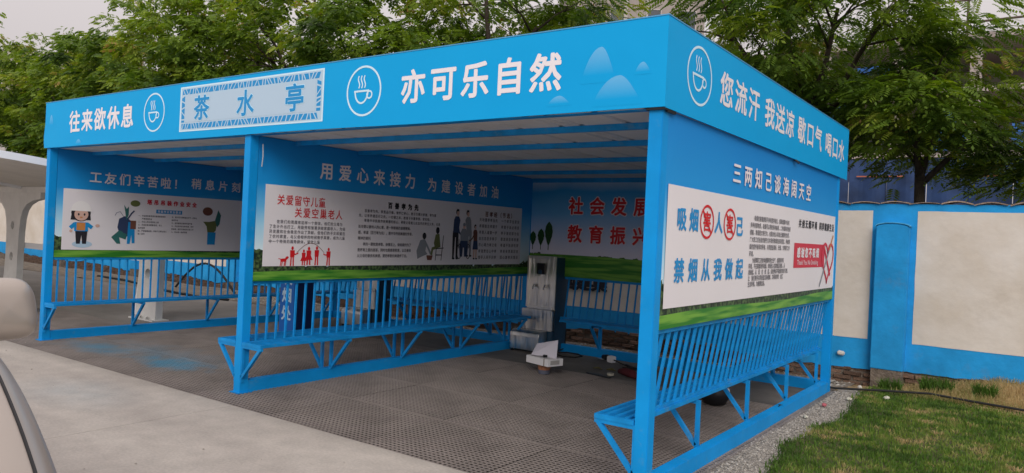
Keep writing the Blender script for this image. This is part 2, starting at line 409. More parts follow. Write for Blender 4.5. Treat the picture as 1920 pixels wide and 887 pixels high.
sheet('slab_under_grating', -7.2, 4.42, -0.34, 4.6, -0.06, DARKC)
YARD = mat('yard_concrete', (0.21, 0.195, 0.18), 0.9, var=0.2, vscale=0.7, bump=0.3, bscale=25)
sheet('yard_concrete', -45, -4.45, 1.42, 5.2, -0.006, YARD, 10, 4)
sheet('yard_asphalt', -45, -7.0, -0.339, 1.43, -0.02, mat('yard_asphalt', (0.12, 0.115, 0.11), 0.9, var=0.2, vscale=1.2, bump=0.3))
INNERC = mat('inner_concrete', (0.15, 0.14, 0.13), 0.85, var=0.25, vscale=1.2, bump=0.3, bscale=20)
sheet('rear_concrete_strip', -4.44, 4.40, 3.42, 5.05, -0.004, INNERC, 12, 3)
GRAVELM = mat('gravel_bed', (0.30, 0.275, 0.245), 0.95, var=0.35, vscale=30, bump=1.0, bscale=60)
def rub_z(x, y): return 0.03*noise.noise(Vector((x*3, y*3, 0))) - 0.085*max(0.0, min(1.0, (y-5.15)/0.9))*(1 if x > -4 else max(0, 1+(x+4)/4))
RUBM = mat('rubble_earth', (0.20, 0.165, 0.13), 0.95, var=0.35, vscale=8, bump=1.0, bscale=40)
sheet('rubble_strip', -45, 4.36, 5.0, 6.45, 0.0, RUBM, 120, 8, zf=rub_z)
sheet('gravel_strip', 4.375, 4.95, -0.33, 5.3, -0.012, GRAVELM, 6, 60, zf=lambda x, y: 0.006*noise.noise(Vector((x*6, y*6, 0))))
SOIL = mat('lawn_soil', (0.10, 0.085, 0.04), 0.95, var=0.3, vscale=5, bump=0.8, bscale=40, col2=(0.045, 0.065, 0.018))
def lawn_edge(y): return 4.70 + 0.05*math.sin(y*2.1) + 0.10*noise.noise(Vector((0, y*2.2, 5)))
lw = MB()
def lf(u, v):
    y = -0.33 + 5.9*v; x = lawn_edge(y) + (16 - lawn_edge(y))*u**1.5
    return (x, y, 0.004 + 0.03*u + 0.012*noise.noise(Vector((x*1.5, y*1.5, 2))))
lw.grid(lf, 40, 60)
struct(lw.build('lawn_ground', SOIL))
def bank_z(x, y):
    t = max(0.0, min(1.0, (y - 5.0)/1.2)); e = max(0.0, min(1.0, (x-4.35)/1.6))
    return 0.0 + t*(-0.105 + 0.30*e**1.5) + 0.018*noise.noise(Vector((x*3, y*3, 1)))
DRY = mat('dry_earth_bank', (0.36, 0.25, 0.13), 0.95, var=0.3, vscale=6, bump=1.0, bscale=50)
sheet('earth_bank', 4.34, 16, 5.0, 6.42, 0.0, DRY, 90, 14, zf=bank_z)

# loose gravel stones: nobody could count them
rs = np.random.RandomState(3)
def scatter_stones(name, n, fx, fy, zf, r0, r1, m):
    x = fx(rs.rand(n)); y = fy(rs.rand(n)); r = r0 + (r1-r0)*rs.rand(n)**2
    base = np.array([(1,0,0),(0,1,0),(-1,0,0),(0,-1,0),(0,0,.8),(0,0,-.6)], float)
    fc = np.array([(0,1,4),(1,2,4),(2,3,4),(3,0,4),(1,0,5),(2,1,5),(3,2,5),(0,3,5)])
    V = base[None]*r[:,None,None]*(0.7+0.6*rs.rand(n,6,1)); a = rs.rand(n)*6.28; ca, sa = np.cos(a), np.sin(a)
    X = V[:,:,0]*ca[:,None]-V[:,:,1]*sa[:,None]+x[:,None]; Y = V[:,:,0]*sa[:,None]+V[:,:,1]*ca[:,None]+y[:,None]
    Z = V[:,:,2]*0.7 + np.array([zf(p, q) for p, q in zip(x, y)])[:,None] + r[:,None]*0.3
    vs = np.stack([X,Y,Z],-1).reshape(-1,3); fs = (fc[None]+6*np.arange(n)[:,None,None]).reshape(-1,3)
    me = bpy.data.meshes.new(name); me.from_pydata(vs.tolist(), [], fs.tolist()); me.materials.append(m)
    return stuff(link(name, me))
def rand_island_mat(name, cols, rough=0.85, trans=0.0, attr=None):
    m = bpy.data.materials.new(name); m.use_nodes = True; n = m.node_tree; L = n.links; b = n.nodes['Principled BSDF']
    cr = n.nodes.new('ShaderNodeValToRGB'); el = cr.color_ramp.elements
    while len(el) < len(cols): el.new(0.5)
    for e, (p, c) in zip(el, cols): e.position = p; e.color = (*c, 1)
    gi = n.nodes.new('ShaderNodeNewGeometry')
    if attr:
        at = n.nodes.new('ShaderNodeAttribute'); at.attribute_name = attr
        ma = n.nodes.new('ShaderNodeMath'); ma.operation = 'MULTIPLY_ADD'; ma.inputs[1].default_value = 0.22
        L.new(gi.outputs['Random Per Island'], ma.inputs[0]); 
        sb = n.nodes.new('ShaderNodeMath'); sb.operation = 'SUBTRACT'; sb.inputs[1].default_value = 0.11
        L.new(at.outputs['Fac'], sb.inputs[0]); L.new(sb.outputs[0], ma.inputs[2]); L.new(ma.outputs[0], cr.inputs[0])
    else: L.new(gi.outputs['Random Per Island'], cr.inputs[0])
    L.new(cr.outputs[0], b.inputs['Base Color']); b.inputs['Roughness'].default_value = rough
    if trans:
        b.inputs['Specular IOR Level'].default_value = 0.3
        tr = n.nodes.new('ShaderNodeBsdfTranslucent'); hv = n.nodes.new('ShaderNodeHueSaturation'); hv.inputs['Value'].default_value = 1.5
        hv.inputs['Saturation'].default_value = 1.1
        L.new(cr.outputs[0], hv.inputs['Color']); L.new(hv.outputs[0], tr.inputs[0])
        ms = n.nodes.new('ShaderNodeMixShader'); ms.inputs[0].default_value = trans
        L.new(b.outputs[0], ms.inputs[1]); L.new(tr.outputs[0], ms.inputs[2]); L.new(ms.outputs[0], n.nodes['Material Output'].inputs[0])
    return m
STONE = rand_island_mat('gravel_stones', [(0, (0.20,0.185,0.165)), (0.5, (0.31,0.285,0.25)), (0.9, (0.38,0.35,0.31)), (1, (0.52,0.49,0.45))])
scatter_stones('gravel', 16000, lambda t: 4.37+0.56*t, lambda t: 0.3+4.75*t, lambda x, y: -0.010, 0.004, 0.013, STONE)
scatter_stones('rubble', 5000, lambda t: -8+12.3*t, lambda t: 5.0+1.3*t, lambda x, y: rub_z(x, y), 0.006, 0.03, STONE)

scatter_stones('grit', 260, lambda t: -6+12*t, lambda t: -4.2+8*t**.8, lambda x, y: 0.001, 0.003, 0.011, STONE)
# grass
def blades(name, n, px, py, zf, h0, h1, wd, m, tone_fn, lean=0.5, keep=None):
    x = px(rs.rand(n)); y = py(rs.rand(n))
    if keep is not None:
        k = keep(x, y); x, y = x[k], y[k]; n = len(x)
    h = h0 + (h1-h0)*rs.rand(n); a = rs.rand(n)*6.28; la = rs.rand(n)*6.28; le = lean*h*rs.rand(n)
    z = np.array([zf(p, q) for p, q in zip(x, y)])
    dx, dy = np.cos(a)*wd/2, np.sin(a)*wd/2; lx, ly = np.cos(la)*le, np.sin(la)*le
    vs = np.stack([np.stack([x-dx,y-dy,z],-1), np.stack([x+dx,y+dy,z],-1),
                   np.stack([x+dx*.7+lx*.4,y+dy*.7+ly*.4,z+h*.6],-1), np.stack([x-dx*.7+lx*.4,y-dy*.7+ly*.4,z+h*.6],-1),
                   np.stack([x+lx,y+ly,z+h*(1-0.3*le/h)],-1)], 1).reshape(-1,3)
    b = 5*np.arange(n)[:,None]
    fs = [tuple(r) for r in (b+np.array([0,1,2,3])).tolist()] + [tuple(r) for r in (b+np.array([3,2,4])).tolist()]
    me = bpy.data.meshes.new(name); me.from_pydata(vs.tolist(), [], fs); me.materials.append(m)
    at = me.attributes.new('tone', 'FLOAT', 'POINT'); at.data.foreach_set('value', np.repeat(tone_fn(x, y), 5).astype(np.float32))
    return link(name, me)
GRASSM = rand_island_mat('grass_blades', [(0.0,(0.035,0.080,0.010)), (0.35,(0.085,0.17,0.022)), (0.60,(0.17,0.24,0.04)), (0.80,(0.36,0.29,0.13)), (1.0,(0.50,0.36,0.18))], 0.6, trans=0.25, attr='tone')
def vnoise(x, y, s, z): return np.array([noise.fractal(Vector((p*s, q*s, z)), 1.0, 2.0, 3) for p, q in zip(x, y)])
def lawn_tone(x, y):
    t = 0.31 + 0.42*vnoise(x, y, 1.2, 1.0) + 0.52*vnoise(x, y*1.8, 3.6, 4.0) + 0.25*vnoise(x, y, 11, 8.0) + 0.10*np.clip((x-5.0), 0, 1.5) + 0.08*np.clip(3.4-y, 0, 1)
    return np.clip(t, 0.02, 0.98)
edgev = np.vectorize(lawn_edge)
g1 = blades('lawn_grass', 95000, lambda t: 4.55+4.2*t, lambda t: 0.5+5.1*t, lambda x, y: 0.0+0.006*(x-4.6), 0.015, 0.055, 0.0075, GRASSM, lawn_tone, 1.0,
            keep=lambda x, y: (x > edgev(y) + 0.10*(rs.rand(len(x))-0.6)) & (x < 7.4) | ((x >= 7.4) & (rs.rand(len(x)) < 0.3)))
stuff(g1)
g2 = blades('dry_bank_grass', 26000, lambda t: 4.9+4.2*t, lambda t: 5.2+1.15*t, bank_z, 0.02, 0.11, 0.006, GRASSM, lambda x, y: np.clip(0.84+0.2*vnoise(x, y, 2, 7)-0.5*np.clip(5.45-y, 0, 0.4), 0.45, 1), 1.2,
            keep=lambda x, y: rs.rand(len(x)) < np.clip((x-4.8)*1.5, 0.1, 1))
stuff(g2)
def weed(x, y, n, h, spread, label):
    o = blades('weed', n, lambda t: spread*.33*np.sign(t-.5)*np.sqrt(-np.log(1-.96*abs(2*t-1))), lambda t: spread*.16*np.sign(t-.5)*np.sqrt(-np.log(1-.96*abs(2*t-1))), lambda p, q: 0.0, h*.4, h, 0.012, GRASSM, lambda p, q: np.full(len(p), 0.18), 0.7)
    o.location = (x, y, bank_z(x, y)); tag(o, label, 'plant')
weed(4.87, 5.60, 300, 0.20, 0.22, 'dark green weed tuft at the foot of the blue wall pilaster')
weed(5.34, 5.72, 420, 0.24, 0.30, 'wide dark green weed tuft in dry grass right of the pilaster')
weed(5.84, 5.50, 260, 0.20, 0.20, 'dark green weed tuft farthest right on the dry bank')

# ================================================================== BOUNDARY WALL  (faces -y, slope -0.035)
wall = thing('boundary_wall', 'long blue painted masonry wall with white panels behind the shelter', 'wall', (0,6.40,0), math.atan(-0.0349))
WBLUE = mat('blue_wall_paint', (0.012, 0.29, 0.65), 0.8, var=0.13, vscale=2.5, bump=0.5, bscale=6)
WWHITE = mat('white_wall_paint', (0.67, 0.615, 0.555), 0.85, var=0.07, vscale=1.3, bump=0.35, bscale=7, col2=(0.57, 0.50, 0.42))
BRICKM = mat('old_brick', (0.17, 0.105, 0.075), 0.95, var=0.3, vscale=12, bump=1.0, bscale=50, rnd=0.5)
MORTAR = mat('old_mortar', (0.16, 0.13, 0.105), 0.95, var=0.3, vscale=10, bump=1.0, bscale=40)
def wb(x): return 0.135 + 0.035*math.sin(x*1.3) + 0.05*noise.noise(Vector((x*1.7, 0, 3))) + 0.03*noise.noise(Vector((x*7, 0, 3)))
XW0, XW1 = -45.0, 17.0
scuffs(WWHITE, (.33,.27,.20), 1.1, .56, .75, .35); scuffs(WBLUE, (.10,.22,.36), 2.3, .57, .72, .45)
mb = MB(); N = 700
vsf = []
for i in range(N+1):
    x = XW0 + (XW1-XW0)*i/N
    yb = 0.012*noise.noise(Vector((x*0.8, 1, 1)))
    for (yy, zz) in ((0.0, wb(x)), (0.0, 2.27), (0.24, 2.27), (0.24, wb(x)), ): vsf.append((x, yy + (yb if yy == 0 else 0), zz))
fs = []
for i in range(N):
    for k in range(4): a = i*4+k; b_ = i*4+(k+1) % 4; fs.append((a, a+4, b_+4, b_)[::-1])
mb.add(vsf, fs); mb.build('plaster', WBLUE, wall)
mb = MB(); mb.box(XW0, XW1, 0.028, 0.22, -0.34, 0.30); mb.build('footing', MORTAR, wall)
bk = MB(); bk.box(-0.117, 0.117, 0, 0.10, 0, 0.052); bkm = bk.mesh('brick', BRICKM)
bmx = bmesh.new(); bmx.from_mesh(bkm); bmesh.ops.bevel(bmx, geom=list(bmx.edges), offset=0.006, segments=1, affect='EDGES'); bmx.to_mesh(bkm); bmx.free()
for c in range(7):
    for i in range(34):
        x = -1.2 + i*0.245 + (0.12 if c % 2 else 0); z = -0.17 + c*0.062
        if z + 0.03 > wb(x) + 0.035: continue
        o = link('brick', bkm, wall, (x + random.uniform(-.006,.006), 0.012 + random.uniform(-.03,.016), z))
        o.rotation_euler = (random.uniform(-.03,.03), random.uniform(-.03,.03), random.uniform(-.06,.06)); o.scale = (random.uniform(.85,1), 1, random.uniform(.85,1))
mb = MB()
for c in range(6):
    for i in range(90):
        x = -23.4 + i*0.245 + (0.12 if c % 2 else 0); z = -0.14 + c*0.062
        if z + 0.03 > wb(x): continue
        yo = random.uniform(0, .025); mb.box(x-.115, x+.115, yo, yo+.05, z, z+.05)
stuff(mb.build('brickwork', BRICKM, wall))
gaps = [(-27.6,-27.0),(-20.0,-19.4),(-15.0,-14.35),(-10.05,-9.40),(-5.4,-4.8),(-0.82,-0.25),(4.80,5.32),(9.9,10.45),(15,15.5)]
def wx(s): return s - 0.32
for i in range(len(gaps)-1):
    a, b_ = wx(gaps[i][1]), wx(gaps[i+1][0])
    mb = MB(); n = 24
    def pf(u, v):
        x = a + (b_-a)*u; z = 0.51 + 1.67*v
        if u in (0,1): x += 0.008*noise.noise(Vector((i, z*4, 0)))
        if v in (0,1): z += 0.008*noise.noise(Vector((x*3, i, 0)))
        return (x, -0.004 + 0.012*noise.noise(Vector((x*0.8, 1, 1))), z)
    mb.grid(pf, 40, 8); pp = mb.build('white_panel', WWHITE, wall)
for g in gaps:
    xc = wx((g[0]+g[1])/2)
    mb = MB(); pr = []
    for k in range(9):
        t = k/8; pr.append((0.19*math.cos(math.pi*t), 1.97 + 0.045*math.sin(math.pi*t)))
    prof = [(0.19, wb(xc)+0.03)] + pr + [(-0.19, wb(xc)+0.03)]
    n = len(prof)
    mb.add([(xc+x, -0.13, z) for x, z in prof] + [(xc+x, 0.01, z) for x, z in prof],
           [tuple(range(n))[::-1], tuple(range(n, 2*n))] + [(k, (k+1) % n, n+(k+1) % n, n+k) for k in range(n)])
    po = mb.build('pilaster', WBLUE, wall, bevel=0.008)
    cb_ = MB(); cb_.add([(xc+x*1.04, yy, z+.006+dz) for dz in (0, .012) for yy in (-.138, .0) for x, z in pr], [(k, k+1, 9+k+1, 9+k) for k in range(8)] + [(18+k, 27+k, 27+k+1, 18+k+1) for k in range(8)] + [(k, 18+k, 18+k+1, k+1) for k in range(8)]); cb_.build('pilaster_cap', mat('pale_blue_cap', (.07,.36,.62), .8, var=.2, vscale=8), po)
    mb = MB(); mb.box(xc-.18, xc+.18, -.115, .02, -0.3, wb(xc)+0.035); mb.build('pilaster_base', MORTAR, po)
# cracked coping tiles
TILE = mat('clay_coping', (0.30, 0.22, 0.17), 0.9, var=0.25, vscale=9, bump=0.8, rnd=0.25)
tb = MB(); n = 8; prof = []
for k in range(n+1):
    t = k/n; prof.append((-0.17 + 0.34*t, 0.030*math.sin(math.pi*t)))
vs = [(x, -0.03, z) for x, z in prof] + [(x, 0.27, z) for x, z in prof] + [(x, -0.03, z-0.014) for x, z in prof] + [(x, 0.27, z-0.014) for x, z in prof]
q = n+1; fs = []
for k in range(n): fs += [(k, k+1, q+k+1, q+k), (2*q+k, 3*q+k, 3*q+k+1, 2*q+k+1), (k, 2*q+k, 2*q+k+1, k+1), (q+k, q+k+1, 3*q+k+1, 3*q+k)]
tb.add(vs, fs); tm = tb.mesh('coping_tile', TILE)
for i in range(110):
    x = -28 + i*0.352 + random.uniform(-.02,.02)
    o = link('coping_tile', tm, wall, (x, 0, 2.283 + random.uniform(-.008,.008))); o.rotation_euler = (random.uniform(-.03,.03), random.uniform(-.05,.05), 0)
    o.scale = (1, 1, random.uniform(0.5, 1.25))
mb = MB(); mb.box(XW0, XW1, 0.005, 0.235, 2.2705, 2.279); mb.build('coping_bed', MORTAR, wall)
# black brush lettering on the white panel behind the rear bench
WF = Frame((0, -0.0, 0), (1,0,0), (0,0,1), (0,-1,0))
lettering(WF, [(('国建集', 0.02-0.34, 0.92-0.34, 0.925, 0.30), dict(n0=0.022, bold=0.045))], INK, wall)

# ================================================================== FLOOR GRATING
GRT = mat('worn_grating', (0.225, 0.195, 0.18), 0.7, var=0.2, vscale=1.4, bump=0.2)
def grating_mat():
    m = GRT; n = m.node_tree; L = n.links; b = n.nodes['Principled BSDF']
    src = b.inputs['Base Color'].links[0].from_socket
    tc = n.nodes.new('ShaderNodeNewGeometry')
    def spot(cx, cy, sx, sy, amt):
        mp = n.nodes.new('ShaderNodeMapping'); mp.vector_type = 'POINT'
        mp.inputs['Location'].default_value = (-cx/sx, -cy/sy, 0); mp.inputs['Scale'].default_value = (1/sx, 1/sy, 0)
        L.new(tc.outputs['Position'], mp.inputs[0])
        ln = n.nodes.new('ShaderNodeVectorMath'); ln.operation = 'LENGTH'; L.new(mp.outputs[0], ln.inputs[0])
        nz = n.nodes.new('ShaderNodeTexNoise'); nz.inputs['Scale'].default_value = 4; nz.inputs['Detail'].default_value = 6; L.new(tc.outputs['Position'], nz.inputs['Vector'])
        ad = n.nodes.new('ShaderNodeMath'); ad.operation = 'MULTIPLY_ADD'; ad.inputs[1].default_value = 1.3; L.new(nz.outputs[0], ad.inputs[0]); L.new(ln.outputs['Value'], ad.inputs[2])
        mr = n.nodes.new('ShaderNodeMapRange'); mr.inputs[1].default_value = 1.55; mr.inputs[2].default_value = 0.7; mr.inputs[4].default_value = amt
        L.new(ad.outputs[0], mr.inputs[0]); return mr.outputs[0]
    for s in ((-1.75, 0.35, 0.75, 0.40, 0.75), (-3.35, 0.25, 0.95, 0.35, 0.5), (-2.5, 0.6, 1.8, 0.6, 0.25)):
        mx = n.nodes.new('ShaderNodeMix'); mx.data_type = 'RGBA'; L.new(spot(*s), mx.inputs[0]); L.new(src, mx.inputs[6]); mx.inputs[7].default_value = (0.03, 0.27, 0.45, 1)
        src = mx.outputs[2]
    L.new(src, b.inputs['Base Color'])
grating_mat()
gr = thing('floor_grating', 'worn grey metal grating panels flooring the blue shelter', 'grating', (0,0,0))
PW, PD, PITCH = 1.17, 0.99, 0.045
mb = MB()
for i in range(int(PW/PITCH)): mb.box(0.004+i*PITCH, 0.004+i*PITCH+0.0125, 0.006, PD-0.006, -0.007, -0.002)
for j in range(int(PD/PITCH)): mb.box(0.004, PW-0.006, 0.006+j*PITCH, 0.006+j*PITCH+0.0125, -0.006, 0.0)
mb.box(0.001, PW-0.001, 0.001, 0.0055, -0.020, -0.003)
gm = mb.mesh('grating_panel', GRT)
for i in range(10):
    for j in range(4):
        x = -7.28 + i*PW; y = -0.337 + j*PD
        if x < -5 and j > 1: continue
        if x + PW > 4.45: continue
        o = link('grating_panel', gm, gr, (x, y, random.uniform(-.0035, .0))); o.rotation_euler = (random.uniform(-.0015,.0015), random.uniform(-.0015,.0015), 0)

# ================================================================== TEA SHELTER
sh = thing('rest_shelter', 'blue steel two bay rest shelter with printed fascia, banners and slatted benches', 'shelter', (0,0,0))
XL, XR, YD, HS = -4.267, 4.285, 4.86, 0.0485
H = 2.5
for x in (XL, 0.0, XR):
    for y in (0.0, YD):
        mb = MB(); mb.box(x-HS, x+HS, y, y+0.094, -0.03, H); p = mb.build('post', BLUE, sh, bevel=0.004)
        if y == 0.0:
            mb = MB(); mb.box(x-HS-.002, x+HS+.002, y-.002, y+.096, -0.03, 0.118); mb.build('foot_sleeve', BLUE, p, bevel=0.003)
            mb = MB(); mb.box(x-HS-.03, x+HS+.03, -.03, .12, -0.004, 0.003); mb.build('foot_plate', BLUE_B, p)
    mb = MB(); mb.box(x-HS+.003, x+HS-.003, 0.094, YD, -0.03, 0.112); mb.build('base_rail', BLUE, sh, bevel=0.004)
for x0, x1 in ((XL+HS, -HS), (HS, XR-HS)):
    mb = MB(); mb.box(x0, x1, YD+.003, YD+.091, -0.03, 0.112); mb.build('base_rail', BLUE, sh, bevel=0.004)

SL = 0.494
def bench_side(x, sgn, y0, y1, xin, xout, struts):
    """cantilever bench along y: seat from xin to xout measured from x in direction sgn"""
    b = MB()
    a, c = x + sgn*xin, x + sgn*xout
    lo, hi = min(a, c), max(a, c)
    b.box(lo, hi, y0, y0+0.03, SL-0.034, SL-.001); be = b.build('bench', BLUE_B, sh, bevel=0.002)
    b = MB(); b.box(lo, hi, y1-0.03, y1, SL-0.034, SL-.001); b.build('end_rail', BLUE_B, be, bevel=0.002)
    n = 5 if sgn else 5
    for k in range(n):
        xx = a + (c-a)*k/(n-1); wd = 0.030
        xx = min(max(xx, lo+wd/2), hi-wd/2)
        m = MB(); m.box(xx-wd/2, xx+wd/2, y0+.031, y1-.031, SL-0.030, SL); m.build('seat_slat', BLUE_B, be, bevel=0.002)
    for ys in struts:
        m = MB(); xs_ = x + sgn*0.045
        m.bar((xs_, ys, 0.10), (xs_, ys, SL-.032), 0.03); 
        m.bar((c - sgn*0.02, ys, SL-.045), (x + sgn*0.055, ys, 0.12 if ys > y0+.1 else 0.15), 0.03)
        m.bar((a, ys, SL-.046), (c, ys, SL-.046), 0.026)
        m.build('bracket', BLUE_B, be)
    return be
bench_side(0.0, 1, 0.0, 4.55, HS+.002, 0.345, (0.018, 1.13, 2.24, 3.35, 4.45))
bench_side(0.0, -1, 0.0, 4.55, HS+.002, 0.345, (0.018, 1.08, 2.19, 3.30, 4.45))
bench_side(XR, -1, 0.0, 4.85, 0.055, 0.345, (0.018, 1.08, 2.23, 3.45, 4.65))
bench_side(XL, 1, 0.0, 4.85, 0.02+HS, 0.345, (0.018, 1.18, 2.34, 3.50, 4.65))
def bench_back(x0, x1, struts):
    b = MB(); yf = YD - 0.31
    b.box(x0, x0+.03, yf, YD-.003, SL-.034, SL-.001); be = b.build('bench', BLUE_B, sh, bevel=0.002)
    b = MB(); b.box(x1-.03, x1, yf, YD-.003, SL-.034, SL-.001); b.build('end_rail', BLUE_B, be, bevel=0.002)
    for k in range(5):
        y = yf+.015 + (0.28)*k/4; m = MB(); m.box(x0+.031, x1-.031, y-.015, y+.015, SL-.03, SL); m.build('seat_slat', BLUE_B, be, bevel=0.002)
    for xs_ in struts:
        m = MB(); m.bar((xs_, YD-.02, 0.10), (xs_, YD-.02, SL-.032), 0.04, side=(1,0,0)); m.bar((xs_, yf+.02, SL-.045), (xs_, YD-.03, 0.13), 0.035, side=(1,0,0))
        m.bar((xs_, yf, SL-.05), (xs_, YD, SL-.05), 0.035, side=(1,0,0)); m.build('bracket', BLUE_B, be)
bench_back(0.82, 3.88, (1.32, 2.6, 3.7)); bench_back(-2.55, -0.42, (-2.3, -1.4, -0.6))

# back rest bars under the banners (top rail z 1.04..1.08)
sb = MB(); sb.box(-.0095, .0095, -.0095, .0095, 0, 1)
slm = sb.mesh('slat', BLUE_B)
def railing_y(x, xb, y0, y1, pitch, first):
    r = MB(); r.box(x-.018, x+.018, y0, y1, 1.045, 1.078); ro = r.build('railing', BLUE_B, sh, bevel=0.002)
    if abs(x-xb) > 0.03:
        r = MB(); r.box(xb-.013, xb+.013, y0, y1-.05, SL+.001, SL+.022); r.build('lower_rail', BLUE_B, ro)
    y = first
    while y < y1 - 0.04:
        o = link('slat', slm, ro, (xb, y + random.uniform(-.003,.003), SL-.02 if abs(x-xb) < .03 else SL+.02))
        h_ = 1.05 - o.location.z; o.rotation_euler = (random.uniform(-.004,.004), math.atan2(x-xb, h_), 0); o.scale = (1, 1, math.hypot(h_, x-xb))
        y += pitch
railing_y(0.0, -0.012, .094, YD, 0.1165, 0.20)
railing_y(XR, XR-.09, .094, YD, 0.1165, 0.26)
railing_y(XL+.02, XL+.02, .094, YD, 0.1155, 0.16)
def railing_x(x0, x1):
    y = YD + .05
    r = MB(); r.box(x0, x1, y-.018, y+.018, 1.045, 1.078); ro = r.build('railing', BLUE_B, sh, bevel=0.002)
    x = x0 + .09
    while x < x1 - .04:
        o = link('slat', slm, ro, (x, y-.09, SL-.01)); h_ = 1.06-SL; o.rotation_euler = (-math.atan2(.09, h_), 0, 0); o.scale = (1, 1, math.hypot(h_, .09)); x += 0.12
    r = MB(); r.box(x0, x1, y-.105, y-.078, SL-.03, SL+.012); r.build('lower_rail', BLUE_B, ro)
railing_x(HS, XR-HS); railing_x(XL+HS, -HS)

# banner panels
def wavy_panel(name, F, L, v0, v1, m, parent, thick=0.012, amp=0.004, seed=0):
    mb = MB(); nu, nv = 40, 10
    def f0(u, v, s): return F.P(L*u, v0+(v1-v0)*v, s + (amp*noise.noise(Vector((u*L*1.2, v*3, seed)))) * (0 if u in (0,1) else 1) - amp)
    mb.grid(lambda u, v: f0(u, v, 0), nu, nv); mb.grid(lambda u, v: F.P(L*(1-u), v0+(v1-v0)*v, -thick-amp*2), nu, nv)
    for a, b_ in (((0,v0),(L,v0)), ((L,v0),(L,v1)), ((L,v1),(0,v1)), ((0,v1),(0,v0))):
        mb.add([F.P(*a, -amp-.001), F.P(*b_, -amp-.001), F.P(*b_, -thick-2*amp), F.P(*a, -thick-2*amp)], [(0,1,2,3)])
    return mb.build(name, m, parent)

# ---- right outer banner
FR = Frame((XR+HS-.001, 0.0, 0.0), (0,1,0), (0,0,1), (1,0,0))
FRp = Frame((XR+HS-.001, 0.096, 0.0), (0,1,0), (0,0,1), (1,0,0))
br = wavy_panel('banner', FRp, YD-.094, 1.079, 2.499, BAN, sh, seed=1); br['label'] = 'outer right banner with the no smoking poster'
mb = MB(); rect(mb, FR, 0.135, 4.80, 1.215, 2.03, 0.002); mb.box(XR+HS+.0, XR+HS+.0005, .2, .21, 1.3, 1.31); po = mb.build('poster', WHITE_P, br)
lettering(FR, [(('三两知己谈海阔天空', 1.33, 3.68, 2.215, 0.175), dict(wr=1.1, bold=.022, n0=.002))], LETTER, br)
lettering(FR, [(('吸烟', 0.29, 0.67, 1.81, 0.165), dict(bold=.03)), (('人', 0.985, 1.155, 1.81, 0.165), dict(bold=.03)), (('己', 1.45, 1.62, 1.80, 0.165), dict(bold=.03)),
    (('禁烟从我做起', 0.28, 1.66, 1.46, 0.17), dict(bold=.03, wr=1.0))], CYAN, br)
for uc in (0.83, 1.305):
    mb = MB()
    stroke(mb, FR, circ(uc, 1.81, 0.125, 0.115), 0.018, 0.0065, True)
    stroke(mb, FR, [(uc-.085, 1.89), (uc+.085, 1.73)], 0.018, 0.0068)
    put_char(mb, FR, '害', uc, 1.81, 0.155, 0.15, 0.0045, .022)
    mb.build('prohibition_mark', RED, br)
T1 = ['　　吸烟危害健康是不争的医学结论，烟草烟雾中含有', '多种有害物质，吸烟可以导致多种疾病，二手烟同样危害', '健康。禁烟是文明行为，也是对他人和自己健康的负责，', '广大职工应当自觉遵守公共场所禁烟的各项规定，争做禁', '烟的宣传者和劝导者，共同营造清新，无烟，文明的工作', '环境。']
T2 = ['　　为保障职工的身体健康和安全生产，创建良好的', '环境，不在禁烟场所吸烟，劝阻他人在禁烟区吸烟，从', '我做起，从 现 在 做 起，自觉养成不吸烟的良好习惯，', '让 我们携手共同创造洁净健康，文明有序的 施工', '生活环境。为健康加油。']
def block(F, rows, u0, u1, vt, vb, h, m, parent, full=None, wr=0.9, bold=0, n0=.005):
    mb = MB(); n = max(len(r) for r in rows) if full is None else full
    for i, r in enumerate(rows):
        v = vt + (vb-vt)*i/max(1, len(rows)-1)
        line(mb, F, r, u0, u0 + (u1-u0)*len(r)/n, v, h, n0=n0, bold=bold, wr=wr, nb=4)
    return stuff(mb.build('body_text', m, parent))
block(FR, T1, 1.80, 2.98, 1.885, 1.585, 0.047, GREYINK, br, bold=.03)
block(FR, T2, 1.80, 2.98, 1.53, 1.33, 0.047, GREYINK, br, bold=.03)
lettering(FR, [(('共创无烟环境', 3.26, 3.98, 1.895, 0.088), dict(wr=1.15, bold=.02)), (('同享健康生活', 4.07, 4.74, 1.895, 0.088), dict(wr=1.15, bold=.02))], INK, br)
mb = MB(); rect(mb, FR, 3.14, 4.36, 1.455, 1.70, 0.0045); mb.build('red_label', CRIM, br)
mb = MB(); lettering(FR, [(('感谢您不吸烟', 3.24, 4.10, 1.605, 0.105), dict(n0=.0065, bold=.04, wr=1.15))], LETTER, br); latin(mb, FR, 'Thank You No Smoking', 3.26, 4.08, 1.508, 0.05, .0065); stuff(mb.build('small_lettering', LETTER, br))
mb = MB()   # heart shaped prohibition sign with a cigarette
hp = []
for k in range(40):
    t = 2*math.pi*k/40; hx = 16*math.sin(t)**3; hy = 13*math.cos(t)-5*math.cos(2*t)-2*math.cos(3*t)-math.cos(4*t)
    hp.append((4.50 + hx*0.0165, 1.53 + hy*0.0150))
stroke(mb, FR, hp, 0.034, 0.0075, True); stroke(mb, FR, [(4.30, 1.70), (4.64, 1.36)], 0.045, 0.0078); mb.build('heart_mark', CRIM, br)
mb = MB(); stroke(mb, FR, [(4.18, 1.245), (4.56, 1.645)], 0.030, 0.0082); mb.cur = 1; stroke(mb, FR, [(4.56, 1.645), (4.72, 1.81)], 0.030, 0.0082); mb.build('cigarette', [GREYP, ORANGE], br)

